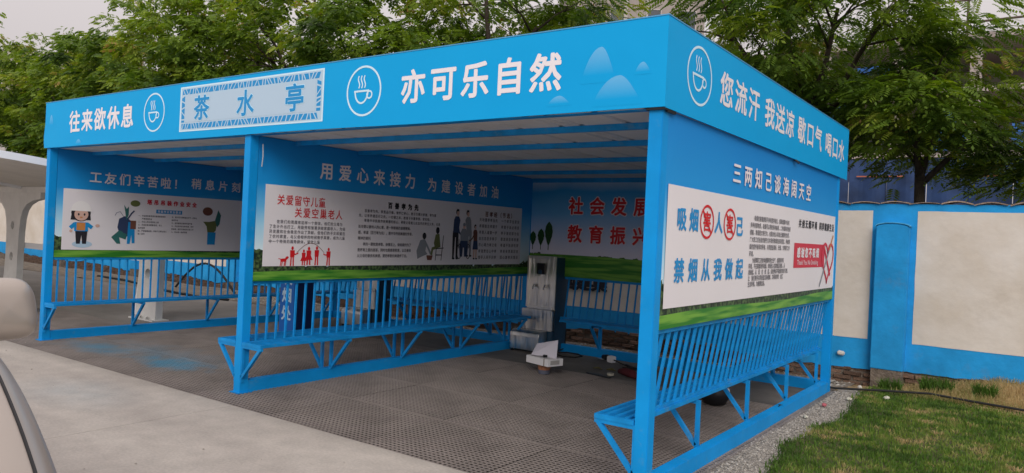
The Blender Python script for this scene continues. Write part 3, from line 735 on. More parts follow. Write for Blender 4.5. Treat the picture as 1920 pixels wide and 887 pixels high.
# ---- middle banner (visible from the right bay)
FM = Frame((HS+.001, 0.0, 0.0), (0,1,0), (0,0,1), (1,0,0)); FMp = Frame((HS+.001, 0.096, 0.0), (0,1,0), (0,0,1), (1,0,0))
bm_ = wavy_panel('banner', FMp, YD-.094, 1.079, 2.499, BAN, sh, thick=0.02, seed=5); bm_['label'] = 'inner banner of the middle frame with the family care poster'
mb = MB(); rect(mb, FM, 0.19, 4.62, 1.225, 2.04, 0.002); mb.build('poster', WHITE_P, bm_)
lettering(FM, [(('用爱心来接力', 0.86, 2.33, 2.235, 0.185), dict(wr=0.98, bold=.022, n0=.002)), (('为建设者加油', 2.55, 4.03, 2.225, 0.175), dict(wr=0.98, bold=.022, n0=.002))], LETTER, bm_)
lettering(FM, [(('关爱留守儿童', 0.33, 0.95, 1.895, 0.108), dict(wr=.88, bold=.010)), (('关爱空巢老人', 0.55, 1.19, 1.775, 0.108), dict(wr=.88, bold=.010))], RED, bm_)
block(FM, ['　　在我们的周围有这样一个群体，他们的父母为', '了生计外出打工，用勤劳和智慧供给家庭收入，为经', '济发展和社会稳定作出了贡献，但他们的子女却留在', '了农村家里，与父母相伴的时间微乎其微，成为儿童', '中一个特殊的弱势群体，留守儿童'], 0.25, 1.24, 1.675, 1.475, 0.038, GREYINK, bm_, full=23, wr=1.0, bold=.03)
lettering(FM, [(('百善孝为先', 1.88, 2.40, 1.925, 0.075), dict(wr=.95, bold=.05))], INK, bm_)
block(FM, ['　　百善孝为先，孝是品行善。常怀仁孝心，教子万事兴家德，孝为基', '先，以孝养德百行之先，一切德之本，教育子孙重孝悌，家和睦。', '　　孝是中华民族传统美德的核心，孝敬父母是儿女应尽的责任义务，也是'], 1.43, 2.90, 1.845, 1.735, 0.038, GREYINK, bm_, full=35, wr=1.0, bold=.03)
block(FM, ['处世要以善待人的心意，是一种崇高的道德情操。', '感，孝道（百行孝为先），是中华传统美德的传承，', '精神的寄托', '　　孝的一要就是孝敬，亲情至上，做晚辈的为了', '是养育之恩的报答，同时也是感恩教育，以及善良', '从父母的善良和美德，要把孝敬的美德传下去。'], 1.43, 2.34, 1.665, 1.335, 0.040, GREYINK, bm_, full=23, wr=1.0, bold=.03)
lettering(FM, [(('百孝经（节选）', 3.74, 4.42, 1.915, 0.075), dict(wr=1.0, bold=.03))], BROWN, bm_)
bx = [('天地重孝孝当先', '一个孝字全家安'), ('孝顺能生孝顺子', '孝顺子弟必明贤'), ('孝是人道第一步', '孝子谢世即为仙'), ('自古忠臣多孝子', '君选贤臣举孝廉'), ('尽心竭力孝父母', '孝道不独讲吃穿'), ('孝道贵在心中孝', '孝亲亲责莫回言'), ('惜乎人间不识孝', '回心复孝天理还')]
mb = MB()
for i, (a, b_) in enumerate(bx):
    v = 1.835 - i*0.0855
    line(mb, FM, a, 3.62, 4.03, v, 0.050, bold=.03, nb=4); line(mb, FM, b_, 4.12, 4.56, v, 0.050, bold=.03, nb=4)
stuff(mb.build('body_text', GREYINK, bm_))
# picture of playing children (red silhouettes)
mb = MB()
def person_sil(mb, F, u, v0, h, n0, arm=0, skirt=False, wd=1.0):
    r = h*0.085
    disc(mb, F, u, v0+h-r*1.1, r*.9*wd, r*1.15, n0, 12)
    poly(mb, F, [(u-.03*wd*h/.2, v0+h*.80), (u+.03*wd*h/.2, v0+h*.80), (u+.026*wd*h/.2, v0+h*.45), (u-.026*wd*h/.2, v0+h*.45)], n0+.0001)
    if skirt: poly(mb, F, [(u-.024*wd*h/.2, v0+h*.55), (u+.024*wd*h/.2, v0+h*.55), (u+.05*wd*h/.2, v0+h*.28), (u-.05*wd*h/.2, v0+h*.28)], n0+.0002)
    for s in (-1, 1): stroke(mb, F, [(u+s*.012*wd*h/.2, v0+h*.5), (u+s*.017*wd*h/.2, v0)], .017*wd*h/.2, n0+.0003)
    if arm: stroke(mb, F, [(u, v0+h*.74), (u+arm*.035*wd*h/.2, v0+h*.58), (u+arm*.075*wd*h/.2, v0+h*.66)], .013*wd*h/.2, n0+.0004)
person_sil(mb, FM, 0.545, 1.228, 0.20, .005, arm=1)
person_sil(mb, FM, 0.69, 1.232, 0.165, .005, skirt=True); person_sil(mb, FM, 0.755, 1.236, 0.19, .0055, skirt=True, wd=1.1)
person_sil(mb, FM, 0.86, 1.232, 0.20, .005); person_sil(mb, FM, 1.02, 1.228, 0.19, .005, arm=-1)
poly(mb, FM, [(.40,1.30),(.47,1.305),(.475,1.272),(.405,1.268)], .005); poly(mb, FM, [(.46,1.31),(.48,1.328),(.505,1.318),(.49,1.30),(.47,1.285)], .0052)
for q in (.408,.425,.455,.468): stroke(mb, FM, [(q,1.275),(q-.006,1.228)], .009, .0054)
stroke(mb, FM, [(.402,1.298),(.375,1.302)], .007, .0056)
mb.build('children_picture', RED, bm_)
mb = MB(); stroke(mb, FM, [(0.60 + 0.36*t, 1.365 + 0.10*math.sin(math.pi*t)) for t in [k/14 for k in range(15)]], .005, .0058); mb.build('skipping_rope', BROWN, bm_)
# picture: kneeling person washing feet of a seated person
mb = MB()
disc(mb, FM, 2.53, 1.585, .035, .042, .006, 14); mb.cur = 1
poly(mb, FM, [(2.42,1.30),(2.40,1.40),(2.46,1.53),(2.54,1.55),(2.58,1.50),(2.56,1.40),(2.60,1.36),(2.50,1.33)], .005)
stroke(mb, FM, [(2.56,1.50),(2.62,1.42),(2.66,1.36)], .03, .0062); mb.cur = 2
poly(mb, FM, [(2.58,1.345),(2.70,1.345),(2.68,1.285),(2.60,1.285)], .0064); mb.cur = 0
disc(mb, FM, 2.775, 1.66, .035, .045, .006, 14); mb.cur = 3
poly(mb, FM, [(2.74,1.61),(2.81,1.62),(2.84,1.45),(2.74,1.43),(2.71,1.50)], .0061)
stroke(mb, FM, [(2.78,1.45),(2.69,1.43),(2.67,1.35)], .04, .0063); mb.cur = 0
for a, b_ in (((2.76,1.43),(2.90,1.44)), ((2.76,1.43),(2.75,1.28)), ((2.89,1.60),(2.86,1.28)), ((2.76,1.35),(2.87,1.35))): stroke(mb, FM, [a, b_], .012, .0066)
mb.build('foot_washing_picture', [INK, GREYP, BROWN, OLIVE], bm_)
# picture: family around a wheelchair
def adult(mb, F, u, v0, h, top, low, face=0, skin=6, n0=.005, lean=0.0, skirt=False, armto=None):
    k = h/.64
    def e(cx, cy, rx, ry, n_=14): return circ(cx, cy, rx, ry, n_)
    for s_ in (-1, 1):
        mb.cur = low if not skirt else skin
        poly(mb, F, [(u+s_*.032*k-.026*k, v0+.30*k), (u+s_*.032*k+.026*k, v0+.30*k), (u+s_*.034*k+.017*k, v0+.02*k), (u+s_*.034*k-.017*k, v0+.02*k)], n0)
        mb.cur = 0; poly(mb, F, e(u+s_*.036*k+.008*k, v0+.012*k, .028*k, .014*k, 10), n0+.0002)
    mb.cur = low; poly(mb, F, [(u-.055*k, v0+.36*k), (u+.055*k, v0+.36*k), (u+(.085 if skirt else .06)*k, v0+(.18 if skirt else .28)*k), (u-(.075 if skirt else .058)*k, v0+(.18 if skirt else .28)*k)], n0+.0003)
    mb.cur = top; poly(mb, F, [(u-.052*k, v0+.34*k), (u+.052*k, v0+.34*k), (u+.062*k+lean, v0+.50*k), (u+.035*k+lean, v0+.545*k), (u-.035*k+lean, v0+.545*k), (u-.062*k+lean, v0+.50*k)], n0+.0004)
    if armto:
        stroke(mb, F, [(u+lean, v0+.51*k), ((u+armto[0])/2, min(v0+.42*k, armto[1]+.05)), armto], .028*k, n0+.0006)
        mb.cur = skin; poly(mb, F, e(armto[0], armto[1], .016*k, .016*k, 8), n0+.0008)
    mb.cur = skin; poly(mb, F, e(u+lean*1.4+.006*k, v0+.585*k, .026*k, .036*k), n0+.0009)
    mb.cur = 0; poly(mb, F, e(u+lean*1.4-.006*k, v0+.600*k, .030*k, .036*k), n0+.0007); poly(mb, F, [(p_[0]+u+lean*1.4, p_[1]+v0+.61*k) for p_ in ((-.03*k,0),(.03*k,0),(.02*k,.028*k),(-.02*k,.03*k))], n0+.0011)
mb = MB()
adult(mb, FM, 3.13, 1.295, .66, 1, 0, lean=.02, armto=(3.27,1.60)); adult(mb, FM, 3.41, 1.33, .62, 2, 2, lean=-.03, armto=(3.33,1.62), n0=.0045)
adult(mb, FM, 3.55, 1.295, .47, 3, 4, skirt=True, lean=-.01, armto=(3.42,1.53), n0=.0055)
mb.cur = 5; poly(mb, FM, [(3.235,1.53),(3.225,1.64),(3.26,1.70),(3.34,1.70),(3.375,1.64),(3.37,1.53)], .0062); mb.cur = 6; poly(mb, FM, circ(3.30,1.735,.028,.038,14), .0064); mb.cur = 5; poly(mb, FM, circ(3.30,1.755,.030,.022,14), .0067)
mb.cur = 4; poly(mb, FM, [(3.23,1.54),(3.38,1.54),(3.40,1.46),(3.37,1.33),(3.32,1.33),(3.31,1.45),(3.29,1.45),(3.28,1.33),(3.23,1.33),(3.21,1.46)], .0066)
mb.cur = 0; stroke(mb, FM, circ(3.215,1.40,.045,.095,20), .012, .0070, True); stroke(mb, FM, circ(3.40,1.40,.045,.095,20), .012, .0070, True)
for q in ((3.20,1.56,3.20,1.44),(3.41,1.56,3.41,1.44)): stroke(mb, FM, [(q[0],q[1]),(q[2],q[3])], .012, .0073)
mb.build('family_picture', [INK, NAVY, GREYP, BROWN, NAVY, GREYP, SKIN], bm_)

# ---- left banner
FL = Frame((XL+HS+.001, 0.0, 0.0), (0,1,0), (0,0,1), (1,0,0)); FLp = Frame((XL+HS+.001, 0.096, 0.0), (0,1,0), (0,0,1), (1,0,0))
bl = wavy_panel('banner', FLp, YD-.094, 1.079, 2.499, BAN, sh, thick=0.02, seed=9); bl['label'] = 'inner banner of the left frame with the work safety poster'
mb = MB(); rect(mb, FL, 0.18, 4.60, 1.18, 1.99, 0.002); mb.build('poster', WHITE_P, bl)
lettering(FL, [(('工友们辛苦啦！', 0.50, 1.86, 2.165, 0.165), dict(wr=1.0, bold=.022, n0=.002)), (('稍息片刻', 1.98, 2.83, 2.195, 0.165), dict(wr=1.0, bold=.022, n0=.002)),
    (('再干活', 2.98, 3.6, 2.19, 0.165), dict(wr=1.0, bold=.022, n0=.002))], LETTER, bl)
lettering(FL, [(('塔吊吊装作业安全', 1.31, 2.08, 1.875, 0.075), dict(bold=.045, wr=.95))], CRIM, bl)
mb = MB(); rect(mb, FL, 1.45, 1.85, 1.72, 1.775, .0045); mb.build('blue_label', CYAN, bl)
lettering(FL, [(('吊装作业安全要点', 1.47, 1.83, 1.748, 0.038), dict(bold=.02, n0=.006))], LETTER, bl)
block(FL, ['一、作业前检查吊具与索具是否完好', '　　严禁带病作业', '二、作业人员必须持证上岗', '三、吊装区域设置警戒线，专人', '监护指挥', '四、严禁超载起吊，吊物下方禁止站人', '统一信号'], 1.19, 1.62, 1.675, 1.415, 0.026, GREYINK, bl, full=17, bold=.04)
block(FL, ['五、遇大风大雨等恶劣天气，应停止', '起吊作业', '六、起吊重物应捆绑牢固平稳', '七、作业完毕应切断电源，锁好', '控制箱，做好交接班的记录工作', '八、听从统一指挥调度'], 1.69, 2.12, 1.675, 1.455, 0.026, GREYINK, bl, full=17, bold=.04)
mb = MB()   # plain cartoon worker
mb.cur = 5; disc(mb, FL, .44, 1.255, .13, .045, .0045)
mb.cur = 0; disc(mb, FL, .41, 1.675, .125, .115, .005); poly(mb, FL, [(.29,1.66),(.53,1.66),(.54,1.58),(.28,1.58)], .0051)
mb.cur = 1; disc(mb, FL, .415, 1.655, .09, .085, .0055)
mb.cur = 2; poly(mb, FL, circ(.41, 1.715, .125, .12, 16, 0, 180), .006); rect(mb, FL, .27, .55, 1.70, 1.72, .0062)
mb.cur = 0; disc(mb, FL, .38, 1.655, .012, .017, .0064, 10); disc(mb, FL, .455, 1.655, .012, .017, .0064, 10)
mb.cur = 4; disc(mb, FL, .415, 1.615, .018, .010, .0064, 10); rect(mb, FL, .36, .47, 1.44, 1.545, .0066)
mb.cur = 3; poly(mb, FL, [(.33,1.55),(.50,1.55),(.51,1.43),(.33,1.43)], .0060); stroke(mb, FL, [(.34,1.53),(.28,1.47)], .05, .0061); stroke(mb, FL, [(.49,1.53),(.56,1.48)], .05, .0061)
mb.cur = 1; disc(mb, FL, .63, 1.51, .03, .022, .0064, 10); disc(mb, FL, .29, 1.43, .02, .02, .0064, 10)
mb.cur = 0; poly(mb, FL, [(.345,1.43),(.50,1.43),(.49,1.26),(.44,1.26),(.425,1.38),(.41,1.26),(.36,1.26)], .0058)
mb.build('cartoon_worker', [INK, SKIN, WHITEC, CYAN, ORANGE, PALE], bl)
mb = MB()   # comic of a falling load
mb.cur = 0; poly(mb, FL, [(.92,1.62),(1.00,1.66),(1.08,1.60),(1.10,1.42),(1.02,1.36),(.94,1.38),(.90,1.50)], .005)
mb.cur = 1; poly(mb, FL, [(.82,1.36),(.93,1.46),(1.04,1.40),(1.02,1.33),(.93,1.36),(.95,1.27),(.90,1.27)], .0053); poly(mb, FL, [(1.00,1.72),(.98,1.82),(1.02,1.76),(1.05,1.80),(1.05,1.68),(1.02,1.60)], .0054)
mb.cur = 2; poly(mb, FL, [(1.05,1.58),(1.14,1.57),(1.15,1.28),(1.11,1.28),(1.10,1.40),(1.08,1.27),(1.04,1.27)], .0056); mb.cur = 3; rect(mb, FL, 1.08, 1.16, 1.48, 1.60, .0058)
mb.cur = 4; disc(mb, FL, 1.14, 1.845, .07, .045, .005)
mb.cur = 0; stroke(mb, FL, [(.99,1.64),(.93,1.72),(.88,1.70),(.86,1.66)], .006, .0059); stroke(mb, FL, [(1.04,1.62),(1.09,1.70),(1.13,1.74)], .02, .006); stroke(mb, FL, [(.97,1.60),(1.02,1.50),(.99,1.42)], .018, .0061)
mb.build('comic_picture', [NAVY, TEAL, CYAN, BROWN, OLIVE], bl); mb = MB()
mb.cur = 3; disc(mb, FL, 2.27, 1.79, .085, .065, .005)
mb.cur = 4; poly(mb, FL, [(2.20,1.63),(2.30,1.63),(2.44,1.66),(2.42,1.50),(2.36,1.44),(2.28,1.46),(2.26,1.56)], .0053); mb.cur = 1; poly(mb, FL, [(2.40,1.66),(2.45,1.82),(2.50,1.74),(2.48,1.60),(2.44,1.55)], .0055)
mb.cur = 2; poly(mb, FL, [(2.28,1.47),(2.42,1.47),(2.41,1.28),(2.28,1.28)], .0057)
mb.build('comic_picture', [NAVY, TEAL, CYAN, BROWN, OLIVE], bl)

# ---- back banners
FB = Frame((0.0, YD+.012, 0.0), (1,0,0), (0,0,1), (0,-1,0)); FB2 = Frame((HS, YD+.012, 0.0), (1,0,0), (0,0,1), (0,-1,0))
bb = wavy_panel('banner', FB2, XR-2*HS, 1.079, 2.44, BAN_BACK, sh, thick=0.012, seed=12); bb['label'] = 'rear banner with green meadow and large red characters'
lettering(FB, [(('社会发展', 0.70, 1.97, 2.10, 0.255), dict(bold=.085, n0=.004, wr=.93, nb=12)), (('教育振兴', 0.70, 1.97, 1.70, 0.255), dict(bold=.085, n0=.004, wr=.93, nb=12))], mat('white_outline_print', (0.72,0.70,0.78), .5), bb, 'character_outline')
lettering(FB, [(('社会发展', 0.70, 1.97, 2.10, 0.255), dict(bold=.032, n0=.0075, wr=.93)), (('教育振兴', 0.70, 1.97, 1.70, 0.255), dict(bold=.032, n0=.0075, wr=.93))], RED, bb)
CYP = mat('cypress_print', (0.012, 0.06, 0.012), 0.6, var=0.5, vscale=30)
for (u, v0, v1, wd) in ((0.10,1.50,1.72,.055), (0.24,1.50,1.76,.06), (0.375,1.50,1.87,.07), (3.2,1.45,1.75,.06)):
    mb = MB(); pts = []
    for k in range(11): t = k/10; pts.append((u + wd*math.sin(math.pi*min(1,(1-t)**.75))*(1.0)*(.9 if k % 2 else 1), v0+(v1-v0)*t))
    pts += [(2*u-a, b_) for a, b_ in pts[::-1][1:]]
    poly(mb, FB, pts, .004); stroke(mb, FB, [(u, v0+.01), (u, v0-.05)], .012, .0042); mb.build('cypress_picture', CYP, bb)
FB3 = Frame((XL+HS, YD+.012, 0.0), (1,0,0), (0,0,1), (0,-1,0))
bb2 = wavy_panel('banner', FB3, -XL-2*HS, 1.079, 2.44, BAN_BACK, sh, thick=0.012, seed=13)

# ---- fascias
FX0, FX1, E_ = -4.342, 4.357, 0.027
FF = Frame((0, -E_, H), (1,0,0), (0,0,1), (0,-1,0))
fa = MB(); nu = 60
def ff(u, v, n_):
    x = FX0 + (FX1-FX0)*u; z = 0.58*v
    if v == 0: z += 0.004*math.sin(x*1.9)
    if u == 0: x += -0.03*math.exp(-((v-.22)/.2)**2) + .01
    return (x, -E_ + n_ - (0.0*noise.noise(Vector((x*.9, z*2, 0))) if 0 < u < 1 and 0 < v < 1 and n_ == 0 else 0), H + z)
fa.grid(lambda u, v: ff(u, v, 0), nu, 8); fa.grid(lambda u, v: ff(1-u, v, .012), nu, 8)
for v in (0, 1): fa.add([ff(u, v, n_) for u in [k/nu for k in range(nu+1)] for n_ in (0, .012)], [((2*k), (2*k+1), (2*k+3), (2*k+2)) for k in range(nu)])
for u in (0, 1): fa.add([ff(u, v, n_) for v in [k/8 for k in range(9)] for n_ in (0, .012)], [((2*k), (2*k+1), (2*k+3), (2*k+2)) for k in range(8)])
fas = fa.build('fascia', FASCIA, sh); fas['label'] = 'front fascia with tea pavilion lettering'
YE = 5.18
fr2 = MB(); FFR = Frame((FX1, -E_+.013, H), (0,1,0), (0,0,1), (1,0,0))
def fr_(u, v, n_):
    return (FX1 - n_ + (0.0*noise.noise(Vector((u*5, v*2, 4))) if 0 < u < 1 and 0 < v < 1 and n_ == 0 else 0), -E_+.0125+(YE+E_)*u, H + 0.58*v - (.012*u if v == 0 else 0))
fr2.grid(lambda u, v: fr_(u, v, 0), nu, 8); fr2.grid(lambda u, v: fr_(1-u, v, .012), nu, 8)
for v in (0, 1): fr2.add([fr_(u, v, n_) for u in [k/nu for k in range(nu+1)] for n_ in (0, .012)], [((2*k), (2*k+1), (2*k+3), (2*k+2)) for k in range(nu)])
for u in (0, 1): fr2.add([fr_(u, v, n_) for v in [k/8 for k in range(9)] for n_ in (0, .012)], [((2*k), (2*k+1), (2*k+3), (2*k+2)) for k in range(8)])
fasr = fr2.build('fascia', FASCIA, sh); fasr['label'] = 'right side fascia with the four part slogan'
mb = MB(); mb.box(FX0, FX0+.012, -E_+.013, YE-.013, H, H+.58); mb.build('fascia', FASCIA, sh)
mb = MB(); mb.box(FX0, FX1-.013, YE-.012, YE, H, H+.58); mb.build('fascia', FASCIA, sh)
# pale edge trim at the top of the fascias
TRIM = mat('fascia_trim', (0.10, 0.36, 0.62), 0.4, metal=0.2)
mb = MB(); mb.box(FX0-.002, FX1+.004, -E_-.004, -E_+.02, H+.5805, H+.588); mb.build('trim', TRIM, sh)
mb = MB(); mb.box(FX1-.014, FX1+.004, -E_+.021, YE+.002, H+.5805, H+.588); mb.build('trim', TRIM, sh)
lettering(FF, [(('往来欲休息', -3.66, -2.11, 0.295, 0.275), dict(wr=1.02, bold=.027, n0=.0016)), (('亦可乐自然', 2.05, 3.58, 0.292, 0.275), dict(wr=.98, bold=.027, n0=.0016))], LETTER, fas)
def icon(F, uc, vc, ru, rvv, parent, n0=.0022, k=1.0, kv=1.0):
    mb = MB(); stroke(mb, F, circ(uc, vc, ru, rvv, 48), 0.017, n0, True)
    w_, h_ = 0.078*k, 0.078*kv
    cup = [(uc-.025*k-w_+.0, vc+.0*kv)] + [(uc-.025*k - w_*math.cos(RAD(a)), vc - h_*1.3*math.sin(RAD(a))) for a in range(0, 181, 12)]
    stroke(mb, F, cup, .016, n0); stroke(mb, F, [(uc-.025*k-w_-.012, vc), (uc-.025*k+w_+.012, vc)], .016, n0+.0002)
    stroke(mb, F, circ(uc-.025*k+w_+.018*k, vc-.035*kv, .030*k, .030*kv, 16), .014, n0+.0004, True)
    for du in (-.035, 0, .035):
        stroke(mb, F, [(uc-.025*k+du*k + .009*k*math.sin(t*6.28), vc+.025*kv+.105*kv*t) for t in [q/10 for q in range(11)]], .013, n0+.0006)
    mb.build('cup_emblem', LIGHTL if parent is None else LETTER2, parent)
LETTER2 = mat('pale_emblem_print', (0.58, 0.78, 0.90), 0.5)
icon(FF, -1.68, 0.310, 0.205, 0.205, fas); icon(FF, 1.62, 0.302, 0.20, 0.205, fas)
icon(FFR, 0.53, 0.30, 0.215, 0.195, fasr, k=1.15, kv=1.0)
lettering(FFR, [(('您流汗', 0.92, 1.84, 0.295, 0.26), dict(wr=1.08, bold=.022, n0=.0016)), (('我送凉', 1.98, 2.88, 0.292, 0.26), dict(wr=1.08, bold=.022, n0=.0016)),
    (('歇口气', 3.00, 3.93, 0.290, 0.26), dict(wr=1.08, bold=.022, n0=.0016)), (('喝口水', 4.08, 4.99, 0.288, 0.26), dict(wr=1.08, bold=.022, n0=.0016))], LETTER, fasr)
# framed name board
B0, B1, V0, V1 = -1.165, 1.115, 0.072, 0.542
mb = MB(); rect(mb, FF, B0, B1, V0, V1, .0022); nb_ = mb.build('name_board', LETTER2, fas)
mb = MB(); rect(mb, FF, B0+.02, B1-.02, V0+.015, V1-.015, .0030); mb.build('lattice_back', PALE, fas)
mb = MB(); rr = random.Random(4); bw = .055
def tri_band(u0, u1, v0, v1, horiz):
    """blue slivers between pale leading: a band cut by random slanted lines"""
    t = (u0 if horiz else v0); end = (u1 if horiz else v1); W0 = (v0, v1) if horiz else (u0, u1)
    lo, hi = t, t; g = .016
    while min(lo, hi) < end - .05:
        st = rr.uniform(.028, .062); sl = rr.choice((-1, 0, 1, 1, -1))*rr.uniform(.02, .05)
        nl = min(end, max(lo, (lo+hi)/2) + st - sl/2); nh = min(end, max(hi, (lo+hi)/2) + st + sl/2)
        if nl-lo < .006 and nh-hi < .006: nl = nh = min(end, max(lo, hi)+.03)
        q = [(lo+g/2, W0[0]), (max(nl-g/2, lo+g/2), W0[0]), (max(nh-g/2, hi+g/2), W0[1]), (hi+g/2, W0[1])]
        q = [p for k, p in enumerate(q) if p != q[k-1]]
        if not horiz: q = [(b_, a) for a, b_ in q]
        if len(q) > 2: poly(mb, FF, q, .0038)
        lo, hi = nl, nh
tri_band(B0+.035, B1-.035, V1-.028-bw, V1-.028, True); tri_band(B0+.035, B1-.035, V0+.026, V0+.026+bw, True)
tri_band(B0+.035, B0+.035+bw, V0+.088, V1-.09, False); tri_band(B1-.035-bw, B1-.035, V0+.088, V1-.09, False)
mb.build('lattice_border', CYAN, fas)
mb = MB(); rect(mb, FF, B0+.105, B1-.105, V0+.095, V1-.098, .0046); mb.build('board_face', mat('board_face_print', (0.42,0.56,0.70), .5), fas)
lettering(FF, [(('茶水亭', -0.90, 0.86, 0.302, 0.262), dict(n0=.0052, bold=.048, wr=1.06, nb=12))], LIGHTL, fas, 'character_outline')
lettering(FF, [(('茶水亭', -0.90, 0.86, 0.302, 0.262), dict(n0=.0072, bold=.022, wr=1.06, nb=12))], CYAN, fas)
def mount(F, parent, u, v0, v1, wl, wr_):
    mb = MB(); pts = [(u-wl*(1-t**1.3), v0+(v1-v0)*math.sin(t*math.pi/2)**1.0) for t in [k/8 for k in range(9)]] + [(u+wr_*t**1.15, v1-(v1-v0)*(1-math.cos(t*math.pi/2))) for t in [k/8 for k in range(1, 9)]]
    poly(mb, F, pts, .0006 + .0001*abs(u)); mb.build('mountain_print', MOUNT, parent)
for a in ((3.885,.19,.43,.15,.12), (4.03,.03,.228,.20,.17), (4.195,.22,.30,.06,.06), (3.57,.055,.125,.10,.10), (-4.16,.25,.42,.07,.07), (-3.40,.005,.08,.09,.09), (-0.42,.548,.578,.08,.08)): mount(FF, fas, *a)
# corner cleats under the fascia
mb = MB(); mb.box(XR-.06, XR+.07, -.02, .03, H-.012, H-.001); mb.box(XR+.052, XR+.068, .03, .16, H-.02, H-.001); mb.build('corner_plate', BLACK, sh)
mb = MB(); mb.tube([(HS+.055, .10+.0, 2.42), (HS+.06, .103, 2.30), (HS+.05, .101, 2.2)], .006, 6); mb.build('sealant_drip', SEAM, sh)

mb = MB(); mb.tube([(XR+HS+.005, 2.98, H-.004),(XR+HS+.03, 2.98, H-.02),(XR+HS+.03, 3.06, H-.03)], .012, 6); mb.build('fixing_bolt', BLACK, sh)
mb = MB(); mb.tube([(4.29,3.02,.114),(4.30,3.05,.124),(4.275,3.09,.120),(4.30,3.12,.115)], .004, 5); tag(mb.build('scrap', BLACK), 'tiny black strip of scrap lying on top of the right base rail', 'scrap')
# ---- roof: white ribbed sheets on blue purlins
RW = mat('white_roof_sheet', (0.62, 0.60, 0.59), 0.55, var=0.08, vscale=2)
ns = 9; wd = (FX1-FX0-.05)/ns
rm = MB(); prof = [(0,0),(0.04,.0),(.055,.022),(.085,.022),(.10,0),(.24,0),(.33,0),(.43,0),(.445,.022),(.475,.022),(.49,0),(.62,0),(.72,0),(.82,0),(.835,.022),(.865,.022),(.88,0),(wd-.012,0),(wd-.010,.018),(wd-.002,.018)]
vs = [(x, y, z+dz) for dz in (0, .03) for y in (0, YE-.06) for x, z in prof]; q = len(prof); fs = []
for k in range(q-1): fs += [(k, q+k, q+k+1, k+1), (2*q+k, 2*q+k+1, 3*q+k+1, 3*q+k), (k, k+1, 2*q+k+1, 2*q+k), (q+k, 3*q+k, 3*q+k+1, q+k+1)]
fs += [(0, 2*q, 3*q, q), (q-1, 2*q-1, 4*q-1, 3*q-1)]
rm.add(vs, fs); rmm = rm.mesh('roof_sheet', RW)
for k in range(ns): link('roof_sheet', rmm, sh, (FX0+.022+k*wd, -E_+.03, H+.005))
for y in (0.52, 1.38, 2.55, 3.80):
    for x0, x1 in ((XL+HS+.002, -HS-.022), (HS+.002, XR-HS-.002)):
        mb = MB(); mb.box(x0, x1, y, y+.04, H-.042, H+.0045); mb.build('purlin', BLUE_B, sh)
for y0 in (0.02, YD+.02):
    for x0, x1 in ((XL+HS+.002, -HS-.002), (HS+.002, XR-HS-.002)):
        mb = MB(); mb.box(x0, x1, y0, y0+.055, H-.004 if y0 < 1 else H-.058, H+.0042); mb.build('header_beam', BLUE_B, sh)
for x in (XL, 0.0, XR):
    mb = MB(); mb.box(x-.03, x+.03, .10, YD, H+.0003, H+.0042); mb.build('side_beam', BLUE_B, sh)

# ================================================================== DISPENSERS, THINGS IN THE SHELTER
def wavy_steel():
    m = bpy.data.materials.new('reflecting_steel'); m.use_nodes = True; n = m.node_tree; L = n.links; b = n.nodes['Principled BSDF']
    b.inputs['Metallic'].default_value = 1; b.inputs['Roughness'].default_value = 0.30; b.inputs['Base Color'].default_value = (0.80, 0.77, 0.72, 1)
    tc = n.nodes.new('ShaderNodeTexCoord'); mp = n.nodes.new('ShaderNodeMapping'); mp.inputs['Scale'].default_value = (13, 13, 1.5)
    L.new(tc.outputs['Object'], mp.inputs[0]); nz = n.nodes.new('ShaderNodeTexNoise'); nz.inputs['Scale'].default_value = 1.6; nz.inputs['Detail'].default_value = 1
    L.new(mp.outputs[0], nz.inputs['Vector']); bp = n.nodes.new('ShaderNodeBump'); bp.inputs['Strength'].default_value = 0.8; bp.inputs['Distance'].default_value = 0.02
    L.new(nz.outputs[0], bp.inputs['Height']); L.new(bp.outputs[0], b.inputs['Normal']); return m
WST = wavy_steel()
FILM = mat('peeling_film_print', (0.055, 0.055, 0.06), 0.4)
